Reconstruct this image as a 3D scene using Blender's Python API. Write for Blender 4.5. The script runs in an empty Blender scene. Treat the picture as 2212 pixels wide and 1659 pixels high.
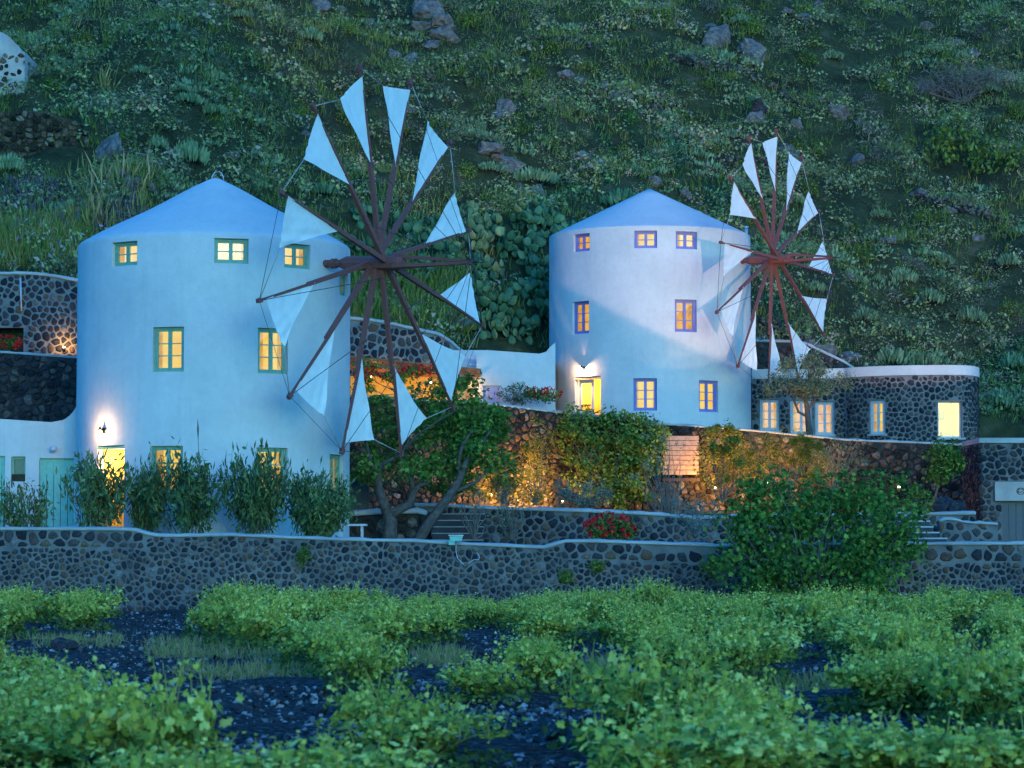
import bpy, math, random
import numpy as np
from mathutils import Vector, Matrix

random.seed(7)
RNG = np.random.default_rng(7)
SC = bpy.context.scene
COL = SC.collection
R = math.radians

# ------------------------------------------------------------------ camera
# photo measured on a 2212 x 1659 grid; focal length 5740 grid pixels, horizon at row 1171
FPX, CX, CY, EYE = 5740.0, 1106.0, 829.5, 1.6
PITCH = math.atan(342.0 / FPX)
cam = bpy.data.cameras.new('camera')
cam.sensor_width = 36.0
cam.lens = 36.0 * FPX / 2212.0
cam.clip_start, cam.clip_end = 0.5, 4000.0
cam.dof.use_dof = True
cam.dof.focus_distance = 78.0
cam.dof.aperture_fstop = 5.0
cam_o = bpy.data.objects.new('camera', cam)
COL.objects.link(cam_o)
cam_o.location = (0, 0, EYE)
cam_o.rotation_euler = (math.pi / 2 + PITCH, 0, 0)
SC.camera = cam_o

# ------------------------------------------------------------------ dusk sky and afterglow
SUN_EL, SUN_AZ = R(4.0), R(162.0)      # the sun has gone down behind the camera, a little to its right
world = bpy.data.worlds.new('World')
SC.world = world
world.use_nodes = True
wn = world.node_tree
sky = wn.nodes.new('ShaderNodeTexSky')
sky.sky_type = 'NISHITA'
sky.sun_disc = False
sky.sun_elevation = SUN_EL
sky.sun_rotation = SUN_AZ
sky.ozone_density = 5.0
tint = wn.nodes.new('ShaderNodeVectorMath')
tint.operation = 'MULTIPLY'
tint.inputs[1].default_value = (0.27, 1.02, 1.28)
wn.links.new(sky.outputs[0], tint.inputs[0])
wn.links.new(tint.outputs[0], wn.nodes['Background'].inputs[0])
wn.nodes['Background'].inputs[1].default_value = 0.15
sun = bpy.data.lights.new('sun', 'SUN')
sun.energy = 0.06
sun.angle = R(25)
sun.color = (1.0, 0.72, 0.52)
sun_o = bpy.data.objects.new('sun', sun)
COL.objects.link(sun_o)
sun_o.rotation_euler = Vector((math.sin(SUN_AZ) * math.cos(R(9)), math.cos(SUN_AZ) * math.cos(R(9)), math.sin(R(9)))).to_track_quat('Z', 'Y').to_euler()

vs = SC.view_settings
vs.view_transform = 'Standard'
vs.look = 'None'
vs.gamma = 1.0
vs.use_curve_mapping = False
vs.exposure = 2.85
LAMP = 1.0 / 2 ** vs.exposure          # lamps and lit windows are given in display units
SC.render.engine = 'CYCLES'
SC.cycles.use_denoising = True
SC.cycles.max_bounces = 5
SC.cycles.diffuse_bounces = 3
SC.cycles.transparent_max_bounces = 8
SC.cycles.sample_clamp_indirect = 3.0
SC.cycles.caustics_reflective = False
SC.cycles.caustics_refractive = False

# ------------------------------------------------------------------ pixel helpers
_cp, _sp = math.cos(PITCH), math.sin(PITCH)
def ray(px, py):
    xc, yc = (px - CX) / FPX, (CY - py) / FPX
    return Vector((xc, _cp - yc * _sp, _sp + yc * _cp))
def PX(px, py, Y):
    d = ray(px, py)
    t = Y / d.y
    return Vector((d.x * t, Y, EYE + d.z * t))
def GP(px, py, z=0.0):
    d = ray(px, py)
    t = (z - EYE) / d.z
    return Vector((d.x * t, d.y * t, z))
def XW(px, Y): return PX(px, 1171, Y).x
def ZW(py, Y): return PX(CX, py, Y).z
def to_px(p):
    y, z = p[1], p[2] - EYE
    d = y * _cp + z * _sp
    return CX + FPX * p[0] / d, CY - FPX * (-y * _sp + z * _cp) / d

# ------------------------------------------------------------------ objects, parents, tags
WM = {}
def tag(o, label=None, cat=None, group=None, kind=None):
    if label: o['label'] = label
    if cat: o['category'] = cat
    if group: o['group'] = group
    if kind: o['kind'] = kind
    return o
def link(o, parent=None, loc=None):
    COL.objects.link(o)
    m = Matrix.Translation(Vector(loc)) if loc is not None else Matrix.Identity(4)
    if loc is not None: o.location = loc
    WM[o.name] = m if parent is None else m
    if parent is not None:
        o.parent = parent
        o.matrix_parent_inverse = WM[parent.name].inverted()
    return o
def empty(name, loc=(0, 0, 0), label=None, cat=None, group=None, parent=None):
    o = bpy.data.objects.new(name, None)
    o.empty_display_size = 0.2
    link(o, parent, loc)
    return tag(o, label, cat, group)
def copy_tree(o, parent=None):
    c = o.copy()
    COL.objects.link(c)
    if parent is not None: c.parent = parent
    for ch in o.children: copy_tree(ch, c)
    return c

def mesh_np(name, V, F, mat, v=None, smooth=False, hue=None):
    """V (n,3); F = array (m,k) or list of such arrays; v = one value per face"""
    V = np.ascontiguousarray(np.asarray(V, np.float32))
    Fs = F if isinstance(F, list) else [F]
    Fs = [np.asarray(f, np.int32) for f in Fs if len(f)]
    me = bpy.data.meshes.new(name)
    nl = sum(f.size for f in Fs); npoly = sum(len(f) for f in Fs)
    me.vertices.add(len(V)); me.loops.add(nl); me.polygons.add(npoly)
    me.vertices.foreach_set('co', V.ravel())
    me.loops.foreach_set('vertex_index', np.concatenate([f.ravel() for f in Fs]))
    tot = np.concatenate([np.full(len(f), f.shape[1], np.int32) for f in Fs])
    start = np.concatenate([[0], np.cumsum(tot)[:-1]]).astype(np.int32)
    me.polygons.foreach_set('loop_start', start)
    me.update(calc_edges=True)
    if smooth is not None:
        me.polygons.foreach_set('use_smooth', np.full(npoly, bool(smooth)))
    if v is not None:
        a = me.attributes.new('v', 'FLOAT', 'FACE')
        a.data.foreach_set('value', np.asarray(v, np.float32))
    if hue is not None:
        a = me.attributes.new('hue', 'FLOAT', 'FACE')
        a.data.foreach_set('value', np.asarray(hue, np.float32))
    me.validate()
    if mat: me.materials.append(mat)
    return me
def obj(name, me, parent=None, loc=None):
    return link(bpy.data.objects.new(name, me), parent, loc)

class MB:
    """collects shapes in world space; build() links them as one mesh object"""
    def __init__(s): s.V = []; s.F = []; s.S = []; s.X = []
    def add(s, V, F, smooth=False, v=0.5):
        b = len(s.V)
        s.V += [tuple(p) for p in V]
        for f in F: s.F.append(tuple(i + b for i in f)); s.S.append(smooth); s.X.append(v)
    def box(s, c, h, r=None, u=None, n=None, v=0.5):
        c = Vector(c); r = Vector(r) if r else Vector((1, 0, 0)); u = Vector(u) if u else Vector((0, 0, 1))
        n = Vector(n) if n else r.cross(u)
        V = [c + r * (h[0] * a) + n * (h[1] * b) + u * (h[2] * d) for d in (-1, 1) for b in (-1, 1) for a in (-1, 1)]
        s.add(V, [(0, 2, 3, 1), (4, 5, 7, 6), (0, 1, 5, 4), (2, 6, 7, 3), (0, 4, 6, 2), (1, 3, 7, 5)], v=v)
    def tube(s, pts, rad, n=6, smooth=True, cap=True, v=0.5):
        pts = [Vector(p) for p in pts]
        rad = rad if isinstance(rad, (list, tuple)) else [rad] * len(pts)
        V = []; F = []
        ref = None
        for i, p in enumerate(pts):
            d = (pts[min(i + 1, len(pts) - 1)] - pts[max(i - 1, 0)]).normalized()
            if ref is None: ref = Vector((0, 0, 1)) if abs(d.z) < .9 else Vector((1, 0, 0))
            a = d.cross(ref).normalized(); b = d.cross(a).normalized(); ref = -b if False else ref
            for k in range(n):
                t = 2 * math.pi * k / n
                V.append(p + (a * math.cos(t) + b * math.sin(t)) * rad[i])
        for i in range(len(pts) - 1):
            for k in range(n):
                F.append((i * n + k, i * n + (k + 1) % n, (i + 1) * n + (k + 1) % n, (i + 1) * n + k))
        if cap:
            F.append(tuple(range(n))[::-1]); F.append(tuple((len(pts) - 1) * n + k for k in range(n)))
        s.add(V, F, smooth, v)
    def beam(s, a, b, w0, w1, up=(0, 0, 1), v=0.5):
        a, b = Vector(a), Vector(b); d = (b - a).normalized()
        x = d.cross(Vector(up)).normalized(); y = x.cross(d).normalized()
        V = [p + x * (w * i) + y * (w * j) for p, w in ((a, w0 / 2), (b, w1 / 2)) for i, j in ((-1, -1), (1, -1), (1, 1), (-1, 1))]
        s.add(V, [(3, 2, 1, 0), (4, 5, 6, 7), (0, 1, 5, 4), (1, 2, 6, 5), (2, 3, 7, 6), (3, 0, 4, 7)], v=v)
    def mesh(s, name, mat):
        me = bpy.data.meshes.new(name)
        me.from_pydata(s.V, [], s.F)
        me.polygons.foreach_set('use_smooth', s.S)
        a = me.attributes.new('v', 'FLOAT', 'FACE'); a.data.foreach_set('value', s.X)
        if mat: me.materials.append(mat)
        return me
    def build(s, name, mat, parent=None, origin=None):
        if origin is not None:
            o = Vector(origin); s.V = [tuple(Vector(p) - o) for p in s.V]
        return obj(name, s.mesh(name, mat), parent, origin)

# ------------------------------------------------------------------ materials
def new_mat(name):
    m = bpy.data.materials.new(name); m.use_nodes = True
    nt = m.node_tree
    return m, nt, nt.nodes['Principled BSDF']
def node(nt, t, **kw):
    n = nt.nodes.new(t)
    for k, x in kw.items(): setattr(n, k, x)
    return n
def ramp(nt, fac, stops):
    r = nt.nodes.new('ShaderNodeValToRGB')
    e = r.color_ramp.elements
    while len(e) < len(stops): e.new(0.5)
    for el, (p, c) in zip(e, stops): el.position = p; el.color = (*c, 1)
    nt.links.new(fac, r.inputs[0])
    return r.outputs[0]
def noise(nt, scale, detail=4, rough=.6, vec=None):
    n = nt.nodes.new('ShaderNodeTexNoise')
    n.inputs['Scale'].default_value = scale; n.inputs['Detail'].default_value = detail; n.inputs['Roughness'].default_value = rough
    if vec is None:
        g = nt.nodes.new('ShaderNodeNewGeometry'); vec = g.outputs['Position']
    nt.links.new(vec, n.inputs['Vector'])
    return n.outputs['Fac']
def bump(nt, bs, fac, strength, dist):
    b = nt.nodes.new('ShaderNodeBump')
    b.inputs['Strength'].default_value = strength; b.inputs['Distance'].default_value = dist
    nt.links.new(fac, b.inputs['Height']); nt.links.new(b.outputs[0], bs.inputs['Normal'])
def mix(nt, a, b, fac, mode='MIX'):
    m = nt.nodes.new('ShaderNodeMix'); m.data_type = 'RGBA'; m.blend_type = mode
    for s, x in ((m.inputs['Factor'], fac), (m.inputs[6], a), (m.inputs[7], b)):
        if isinstance(x, (int, float)): s.default_value = x
        elif isinstance(x, tuple): s.default_value = (*x, 1)
        else: nt.links.new(x, s)
    return m.outputs[2]
def attr(nt, name):
    a = nt.nodes.new('ShaderNodeAttribute'); a.attribute_name = name
    return a.outputs['Fac']
def surf(name, stops, scale=3., rough=.85, bscale=20., bstr=.3, bdist=.02, detail=5, spec=.04):
    """mottled procedural surface: noise through a ramp, with fine relief"""
    m, nt, bs = new_mat(name)
    f = noise(nt, scale, detail)
    nt.links.new(ramp(nt, f, stops), bs.inputs['Base Color'])
    bs.inputs['Roughness'].default_value = rough
    bs.inputs['Specular IOR Level'].default_value = spec
    bump(nt, bs, noise(nt, bscale, 4), bstr, bdist)
    return m
def piece_mat(name, stops, rough=.9, nscale=18., bdist=.03, bstr=.6, namount=.55):
    """colour picked per piece from attribute v, roughened by noise"""
    m, nt, bs = new_mat(name)
    c = ramp(nt, attr(nt, 'v'), stops)
    n1 = noise(nt, nscale, 5)
    dark = ramp(nt, n1, [(.3, (1 - namount,) * 3), (.7, (1 + .0,) * 3)])
    nt.links.new(mix(nt, c, dark, 1.0, 'MULTIPLY'), bs.inputs['Base Color'])
    bs.inputs['Roughness'].default_value = rough
    bs.inputs['Specular IOR Level'].default_value = .06
    bump(nt, bs, noise(nt, nscale * 1.6, 4), bstr, bdist)
    return m
def leaf_mat(name, stops, trans=.3, gloss=.06, rnd=.25):
    """leaf: colour from the per-leaf value v, brightness from the plant's own random value"""
    gloss *= .22
    m = bpy.data.materials.new(name); m.use_nodes = True
    nt = m.node_tree; nt.nodes.clear()
    c = ramp(nt, attr(nt, 'v'), stops)
    oi = nt.nodes.new('ShaderNodeObjectInfo')
    k = ramp(nt, oi.outputs['Random'], [(0, (1 - rnd, 1 - rnd * .8, 1 - rnd)), (1, (1 + rnd * .3, 1 + rnd * .2, 1))])
    c = mix(nt, c, k, 1.0, 'MULTIPLY')
    d = nt.nodes.new('ShaderNodeBsdfDiffuse'); t = nt.nodes.new('ShaderNodeBsdfTranslucent'); g = nt.nodes.new('ShaderNodeBsdfGlossy')
    g.inputs['Roughness'].default_value = .45
    nt.links.new(c, d.inputs[0]); nt.links.new(c, t.inputs[0])
    m1 = nt.nodes.new('ShaderNodeMixShader'); m1.inputs[0].default_value = trans
    nt.links.new(d.outputs[0], m1.inputs[1]); nt.links.new(t.outputs[0], m1.inputs[2])
    m2 = nt.nodes.new('ShaderNodeMixShader'); m2.inputs[0].default_value = gloss
    nt.links.new(m1.outputs[0], m2.inputs[1]); nt.links.new(g.outputs[0], m2.inputs[2])
    o = nt.nodes.new('ShaderNodeOutputMaterial'); nt.links.new(m2.outputs[0], o.inputs[0])
    return m
def plain(name, col, rough=.6, spec=.4, metal=0.):
    m, nt, bs = new_mat(name)
    f = noise(nt, 9., 4)
    k = ramp(nt, f, [(.25, tuple(x * .82 for x in col)), (.75, tuple(min(1, x * 1.1) for x in col))])
    nt.links.new(k, bs.inputs['Base Color'])
    bs.inputs['Roughness'].default_value = rough; bs.inputs['Specular IOR Level'].default_value = spec; bs.inputs['Metallic'].default_value = metal
    bump(nt, bs, noise(nt, 40., 3), .2, .005)
    return m
def emit_mat(name, stops, strength, scale=2.2):
    m = bpy.data.materials.new(name); m.use_nodes = True
    nt = m.node_tree; nt.nodes.clear()
    c = ramp(nt, noise(nt, scale, 3), stops)
    e = nt.nodes.new('ShaderNodeEmission'); e.inputs[1].default_value = strength
    nt.links.new(c, e.inputs[0])
    o = nt.nodes.new('ShaderNodeOutputMaterial'); nt.links.new(e.outputs[0], o.inputs[0])
    return m
def glass_mat(name):
    m = bpy.data.materials.new(name); m.use_nodes = True
    nt = m.node_tree; nt.nodes.clear()
    t = nt.nodes.new('ShaderNodeBsdfTransparent'); g = nt.nodes.new('ShaderNodeBsdfGlossy'); g.inputs['Roughness'].default_value = .03
    t.inputs[0].default_value = (.96, .97, .96, 1)
    lw = nt.nodes.new('ShaderNodeLayerWeight'); pw = nt.nodes.new('ShaderNodeMath'); pw.operation = 'POWER'; pw.inputs[1].default_value = 4.
    nt.links.new(lw.outputs['Facing'], pw.inputs[0]); f = nt.nodes.new('ShaderNodeMath'); f.operation = 'MULTIPLY_ADD'; f.inputs[1].default_value = .5; f.inputs[2].default_value = .03; nt.links.new(pw.outputs[0], f.inputs[0])
    x = nt.nodes.new('ShaderNodeMixShader'); nt.links.new(f.outputs[0], x.inputs[0])
    nt.links.new(t.outputs[0], x.inputs[1]); nt.links.new(g.outputs[0], x.inputs[2])
    o = nt.nodes.new('ShaderNodeOutputMaterial'); nt.links.new(x.outputs[0], o.inputs[0])
    return m

def plaster_mat(name, a, b):
    m, nt, bs = new_mat(name)
    f = noise(nt, .55, 6, .65)
    f2 = noise(nt, 6., 4)
    c = ramp(nt, f, [(.3, tuple(x * .93 for x in a)), (.65, b)])
    c = mix(nt, c, ramp(nt, f2, [(.3, (.9, .9, .9)), (.6, (1, 1, 1))]), .6, 'MULTIPLY')
    geo = nt.nodes.new('ShaderNodeNewGeometry')
    mp = nt.nodes.new('ShaderNodeMapping'); mp.inputs['Scale'].default_value = (3.2, 3.2, .22)
    nt.links.new(geo.outputs['Position'], mp.inputs[0])
    st = noise(nt, 1., 5, .7, mp.outputs[0])
    c = mix(nt, c, ramp(nt, st, [(.30, (.88, .87, .86)), (.5, (1, 1, 1))]), .5, 'MULTIPLY')
    nt.links.new(c, bs.inputs['Base Color'])
    bs.inputs['Roughness'].default_value = .9; bs.inputs['Specular IOR Level'].default_value = .2
    bump(nt, bs, noise(nt, 1.5, 6, .7), .3, .09)
    return m

M = {}
M['white'] = plaster_mat('white_plaster', (.50, .515, .53), (.57, .57, .57))
M['roof'] = plaster_mat('roof_plaster', (.48, .49, .50), (.54, .54, .54))
M['cap'] = plaster_mat('cap_plaster', (0.286, 0.292, 0.292), (0.422, 0.415, 0.401))
M['mortar'] = surf('mortar', [(.3, (0.092, 0.092, 0.096)), (.6, (0.161, 0.161, 0.161)), (.8, (0.230, 0.222, 0.222))], 2.2, .95, 30., .5, .02)
M['mortar_light'] = surf('mortar_light', [(.3, (0.128, 0.128, 0.133)), (.7, (0.216, 0.213, 0.210))], 2.2, .95, 30., .5, .02)
M['core'] = surf('rubble_core', [(.3, (.02, .02, .02)), (.7, (.06, .055, .05))], 3., .95)
M['stone'] = piece_mat('lava_stone', [(0, (0.027, 0.030, 0.039)), (.4, (0.054, 0.055, 0.063)), (.68, (0.090, 0.084, 0.084)), (.84, (0.135, 0.083, 0.068)), (.93, (0.180, 0.120, 0.075)), (1, (0.225, 0.217, 0.210))])
M['darkstone'] = piece_mat('dark_lava_stone', [(0, (0.024, 0.027, 0.035)), (.5, (0.054, 0.054, 0.062)), (.85, (0.101, 0.081, 0.074)), (1, (0.162, 0.135, 0.121))])
M['rubble'] = piece_mat('dry_rubble', [(0, (.025, .024, .026)), (.35, (.07, .058, .052)), (.65, (.14, .10, .08)), (.88, (.21, .14, .10)), (1, (.34, .28, .23))], nscale=11., bdist=.06, bstr=1., namount=.75)
M['rock'] = piece_mat('hill_rock', [(0, (0.094, 0.094, 0.098)), (.5, (0.172, 0.168, 0.164)), (.85, (0.234, 0.218, 0.203)), (1, (0.281, 0.257, 0.234))], nscale=5., bdist=.06, bstr=.8)
M['soil'] = surf('black_soil', [(.30, (.014, .012, .012)), (.48, (.045, .04, .038)), (.58, (.10, .09, .085)), (.72, (.26, .24, .23))], 14., .95, 30., 1., .08)
M['earth'] = surf('garden_earth', [(.3, (.03, .028, .022)), (.6, (.07, .06, .045)), (.8, (.05, .07, .03))], 2., .95, 25., .6, .04)
M['hill'] = surf('hillside', [(.2, (.015, .02, .012)), (.45, (.035, .042, .022)), (.6, (.05, .06, .03)), (.75, (.11, .09, .06))], .8, .95, 5., .8, .2)
M['wood'] = plain('red_brown_timber', (.19, .06, .05), .7)
M['wood_tip'] = plain('dark_timber', (.05, .025, .022), .7)
M['rope'] = plain('rope', (.35, .33, .30), .9)
M['wire'] = plain('dark_rope', (.03, .03, .035), .8)
M['frame_green'] = plain('sage_green_paint', (.16, .34, .25), .5)
M['frame_blue'] = plain('violet_blue_paint', (.17, .17, .48), .5)
M['frame_white'] = plain('pale_grey_paint', (.5, .5, .55), .5)
M['door_green'] = plain('teal_green_paint', (.17, .44, .36), .55)
M['door_dark'] = plain('slate_blue_paint', (.045, .06, .085), .5)
M['lilac'] = plain('lilac_paint', (.36, .33, .52), .6)
M['metal'] = plain('dark_iron', (.03, .028, .025), .5, .5, .6)
M['steel'] = plain('galvanised_pipe', (.5, .52, .55), .4, .5, .4)
M['concrete'] = surf('pale_concrete', [(.3, (0.300, 0.270, 0.260)), (.7, (0.440, 0.400, 0.370))], 1.5, .9, 12., .4, .02)
M['slate'] = surf('slate_step', [(.3, (.03, .035, .045)), (.7, (.07, .075, .09))], 2., .8, 15., .4, .02)
M['planks'] = surf('weathered_plank', [(.3, (.28, .19, .15)), (.7, (.46, .34, .28))], 6., .85, 30., .4, .01)
M['timber'] = plain('pergola_timber', (.28, .11, .045), .7)
M['glass'] = glass_mat('window_glass')
WIN = 1.0 * LAMP
M['lit_yellow'] = emit_mat('lit_curtain_yellow', [(.25, (1.0, .52, .08)), (.55, (1.0, .68, .15)), (.8, (1.0, .80, .32))], 1.05 * WIN, 2.6)
M['lit_pale'] = emit_mat('lit_curtain_pale', [(.25, (1.0, .62, .18)), (.55, (1.0, .78, .32)), (.8, (1.0, .90, .58))], 1.1 * WIN, 2.6)
M['lit_orange'] = emit_mat('lit_curtain_orange', [(.25, (.75, .28, .05)), (.55, (1.0, .50, .09)), (.8, (1.0, .64, .20))], 1.0 * WIN, 3.)
M['lit_pink'] = emit_mat('lit_curtain_pink', [(.25, (.80, .40, .20)), (.55, (1.0, .56, .34)), (.8, (1.0, .78, .62))], 1.0 * WIN, 3.)
M['drape'] = emit_mat('lit_drape', [(.25, (.62, .26, .05)), (.55, (.9, .48, .10)), (.8, (1.0, .70, .28))], .85 * WIN, 5.)
M['bulb'] = emit_mat('lamp_bulb', [(0, (1, .75, .4)), (1, (1, .85, .55))], 30 * WIN)
M['room'] = plain('cream_room_wall', (.74, .66, .46), .8)
M['ochre'] = plain('ochre_painted_wall', (.72, .48, .10), .8)
M['cloth'] = None
def cloth_mat():
    m = bpy.data.materials.new('sail_canvas'); m.use_nodes = True
    nt = m.node_tree; nt.nodes.clear()
    c = ramp(nt, noise(nt, 3., 5), [(.3, (.74, .74, .70)), (.7, (.86, .86, .83))])
    d = nt.nodes.new('ShaderNodeBsdfDiffuse'); t = nt.nodes.new('ShaderNodeBsdfTranslucent')
    nt.links.new(c, d.inputs[0]); nt.links.new(c, t.inputs[0])
    b = nt.nodes.new('ShaderNodeBump'); b.inputs['Strength'].default_value = .5; b.inputs['Distance'].default_value = .04
    nt.links.new(noise(nt, 4., 3), b.inputs['Height']); nt.links.new(b.outputs[0], d.inputs['Normal'])
    x = nt.nodes.new('ShaderNodeMixShader'); x.inputs[0].default_value = .25
    nt.links.new(d.outputs[0], x.inputs[1]); nt.links.new(t.outputs[0], x.inputs[2])
    o = nt.nodes.new('ShaderNodeOutputMaterial'); nt.links.new(x.outputs[0], o.inputs[0])
    return m
M['cloth'] = cloth_mat()
# foliage
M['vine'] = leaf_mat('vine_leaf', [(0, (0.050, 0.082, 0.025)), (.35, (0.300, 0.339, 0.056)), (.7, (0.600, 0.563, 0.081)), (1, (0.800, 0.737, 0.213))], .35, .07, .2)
M['cane'] = plain('vine_cane', (.34, .30, .08), .9, .05)
M['oleander'] = leaf_mat('oleander_leaf', [(0, (0.044, 0.083, 0.035)), (.6, (0.102, 0.178, 0.065)), (1, (0.205, 0.283, 0.105))], .2, .08)
M['fig'] = leaf_mat('fig_leaf', [(0, (0.043, 0.110, 0.027)), (.5, (0.099, 0.209, 0.035)), (.85, (0.183, 0.319, 0.053)), (1, (0.310, 0.405, 0.080))], .3, .05)
M['ivy'] = leaf_mat('creeper_leaf', [(0, (0.057, 0.108, 0.021)), (.5, (0.135, 0.215, 0.036)), (1, (0.288, 0.338, 0.062))], .25, .07)
M['olive'] = leaf_mat('olive_leaf', [(0, (0.075, 0.112, 0.060)), (.5, (0.150, 0.195, 0.105)), (1, (0.270, 0.315, 0.195))], .2, .05)
M['grey_leaf'] = leaf_mat('grey_leaf', [(0, (0.096, 0.136, 0.112)), (.5, (0.176, 0.224, 0.192)), (1, (0.320, 0.368, 0.320))], .15, .03)
M['yellow_leaf'] = leaf_mat('yellow_green_leaf', [(0, (.10, .12, .02)), (.5, (.22, .22, .04)), (1, (.36, .32, .06))], .3, .03)
M['bark'] = surf('bark', [(.3, (0.055, 0.047, 0.041)), (.7, (0.132, 0.110, 0.099))], 9., .95, 30., .8, .02)
M['twig'] = plain('grey_twig', (.16, .14, .12), .9)
M['petal'] = leaf_mat('red_petal', [(0, (.45, .01, .015)), (.6, (.75, .02, .03)), (1, (.85, .06, .07))], .2, .02)
M['cactus'] = leaf_mat('cactus_pad', [(0, (0.062, 0.113, 0.067)), (.5, (0.094, 0.181, 0.095)), (1, (0.187, 0.247, 0.111))], .0, .06, .35)
M['scrub'] = leaf_mat('scrub_leaf', [(0, (0.100, 0.120, 0.071)), (.25, (0.184, 0.224, 0.096)), (.5, (0.285, 0.375, 0.127)), (.7, (0.368, 0.346, 0.239)), (.85, (0.348, 0.239, 0.286)), (1, (0.612, 0.420, 0.191))], .2, .03, .0)
M['spurge'] = leaf_mat('spurge_leaf', [(0, (0.067, 0.118, 0.069)), (.5, (0.134, 0.238, 0.131)), (1, (0.269, 0.378, 0.221))], .2, .04)
M['cushion'] = leaf_mat('cushion_leaf', [(0, (0.074, 0.085, 0.067)), (.5, (0.146, 0.162, 0.123)), (1, (0.251, 0.228, 0.228))], .15, .02)
M['grass'] = leaf_mat('grass_blade', [(0, (0.064, 0.115, 0.030)), (.4, (0.138, 0.215, 0.045)), (.7, (0.258, 0.260, 0.075)), (.88, (0.405, 0.275, 0.120)), (1, (0.551, 0.367, 0.193))], .3, .02, .0)
M['lilac_flower'] = leaf_mat('lilac_flower', [(0, (0.064, 0.060, 0.096)), (1, (0.192, 0.144, 0.288))], .2, .02)
# ------------------------------------------------------------------ leaf clouds
def _fan(pts, cup=0.):
    V = [(0, 0, cup)] + [(x, y, z) for x, y, z in pts]
    n = len(pts)
    return np.array(V, float), np.array([(0, i + 1, (i + 1) % n + 1) for i in range(n)])
def lobed_leaf():
    pts = []
    for a, r in ((-90, .16), (-55, .48), (-20, .52), (10, .40), (38, .56), (62, .42), (90, .62), (118, .42), (142, .56), (170, .40), (200, .52), (235, .48)):
        pts.append((math.cos(R(a)) * r, math.sin(R(a)) * r + .1, -.10 * abs(math.cos(R(a)))))
    return _fan(pts, .04)
T_VINE = lobed_leaf()
T_FIG = _fan([(.0, -.3, 0), (.42, -.1, -.08), (.22, .1, 0), (.46, .38, -.1), (.14, .34, 0), (0, .7, -.06), (-.14, .34, 0), (-.46, .38, -.1), (-.22, .1, 0), (-.42, -.1, -.08)], .05)
T_LANCE = (np.array([(0, 0, 0), (.11, .45, .02), (0, 1, -.05), (-.11, .45, .02)], float), np.array([(0, 1, 2), (0, 2, 3)]))
T_OVAL = (np.array([(0, -.5, 0), (.3, 0, -.04), (0, .5, 0), (-.3, 0, -.04)], float), np.array([(0, 1, 2), (0, 2, 3)]))
T_BLADE = (np.array([(-.035, 0, 0), (.035, 0, 0), (.02, .6, .04), (0, 1, .16)], float), np.array([(0, 1, 2), (0, 2, 3)]))
T_PETAL = (np.array([(0, 0, .12), (.5, 0, 0), (.15, .48, .0), (-.4, .3, 0), (-.4, -.3, 0), (.15, -.48, 0)], float), np.array([(0, 1, 2), (0, 2, 3), (0, 3, 4), (0, 4, 5), (0, 5, 1)]))

def unit(a): return a / np.maximum(np.linalg.norm(a, axis=-1, keepdims=True), 1e-9)
def frames_normal(N, rng, up=None):
    """rows of 3x3 frames whose z axis is N; the leaf tip (y) random or along 'up'"""
    N = unit(N)
    t = rng.normal(size=N.shape) if up is None else up + rng.normal(size=N.shape) * .25
    y = unit(t - (t * N).sum(1, keepdims=True) * N)
    x = np.cross(y, N)
    return np.stack([x, y, N], 2)
def frames_dir(D, rng):
    """frames whose y axis (leaf length) is D"""
    y = unit(D); t = rng.normal(size=D.shape) + np.array([0, 0, .8])
    z = unit(t - (t * y).sum(1, keepdims=True) * y)
    return np.stack([np.cross(y, z), y, z], 2)
def leaves(T, P, FR, S):
    tv, tf = T
    S = np.asarray(S, float).reshape(-1, 1, 1)
    V = np.einsum('nij,kj->nki', FR, tv) * S + P[:, None, :]
    F = tf[None] + (np.arange(len(P)) * len(tv))[:, None, None]
    return V.reshape(-1, 3), F.reshape(-1, tf.shape[1]), len(tf)
def join(parts):
    """parts: list of (V,F,v per face)"""
    V = []; F = []; X = []; b = 0
    for v, f, x in parts:
        V.append(v); F.append(f + b); X.append(x); b += len(v)
    return np.concatenate(V), np.concatenate(F), np.concatenate(X)

def blob_points(ells, n, rng, shell=.45, lump=.22):
    """ells: (cx,cy,cz,rx,ry,rz); points spread through lumpy ellipsoids, more towards the outside"""
    E = np.array(ells, float)
    w = (E[:, 3] * E[:, 4] * E[:, 5]) ** (2 / 3); w /= w.sum()
    k = rng.choice(len(E), n, p=w)
    d = unit(rng.normal(size=(n, 3)))
    r = shell + (1 - shell) * rng.random(n) ** .6
    ph = rng.random(3) * 6
    l = 1 + lump * (np.sin(d[:, 0] * 5 + ph[0] + k) * np.sin(d[:, 1] * 5 + ph[1] + k * 2) + .7 * np.sin(d[:, 2] * 7 + ph[2] + k * 3) * np.sin(d[:, 0] * 9 + k))
    r = r * l
    P = E[k, :3] + d * E[k, 3:] * r[:, None]
    N = unit(d / E[k, 3:])
    return P, N, r
def blob_foliage(ells, n, T, size, rng, shell=.45, lump=.22, upmix=.5, spread=.7, vlo=0., vhi=1., zmin=None, hang=False):
    P, N, r = blob_points(ells, n, rng, shell, lump)
    if zmin is not None:
        k = P[:, 2] > zmin; P, N, r = P[k], N[k], r[k]
    n = len(P)
    N = unit(N * (1 - upmix) + np.array([0, 0, upmix]) + rng.normal(size=(n, 3)) * spread)
    FR = frames_normal(N, rng, np.array([0, 0, -1.]) if hang else None)
    S = size * (.6 + .8 * rng.random(n))
    V, F, m = leaves(T, P, FR, S)
    v = np.clip(vlo + (vhi - vlo) * rng.random(n) ** 1.3, 0, 1)
    return V, F, np.repeat(v, m)

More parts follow.
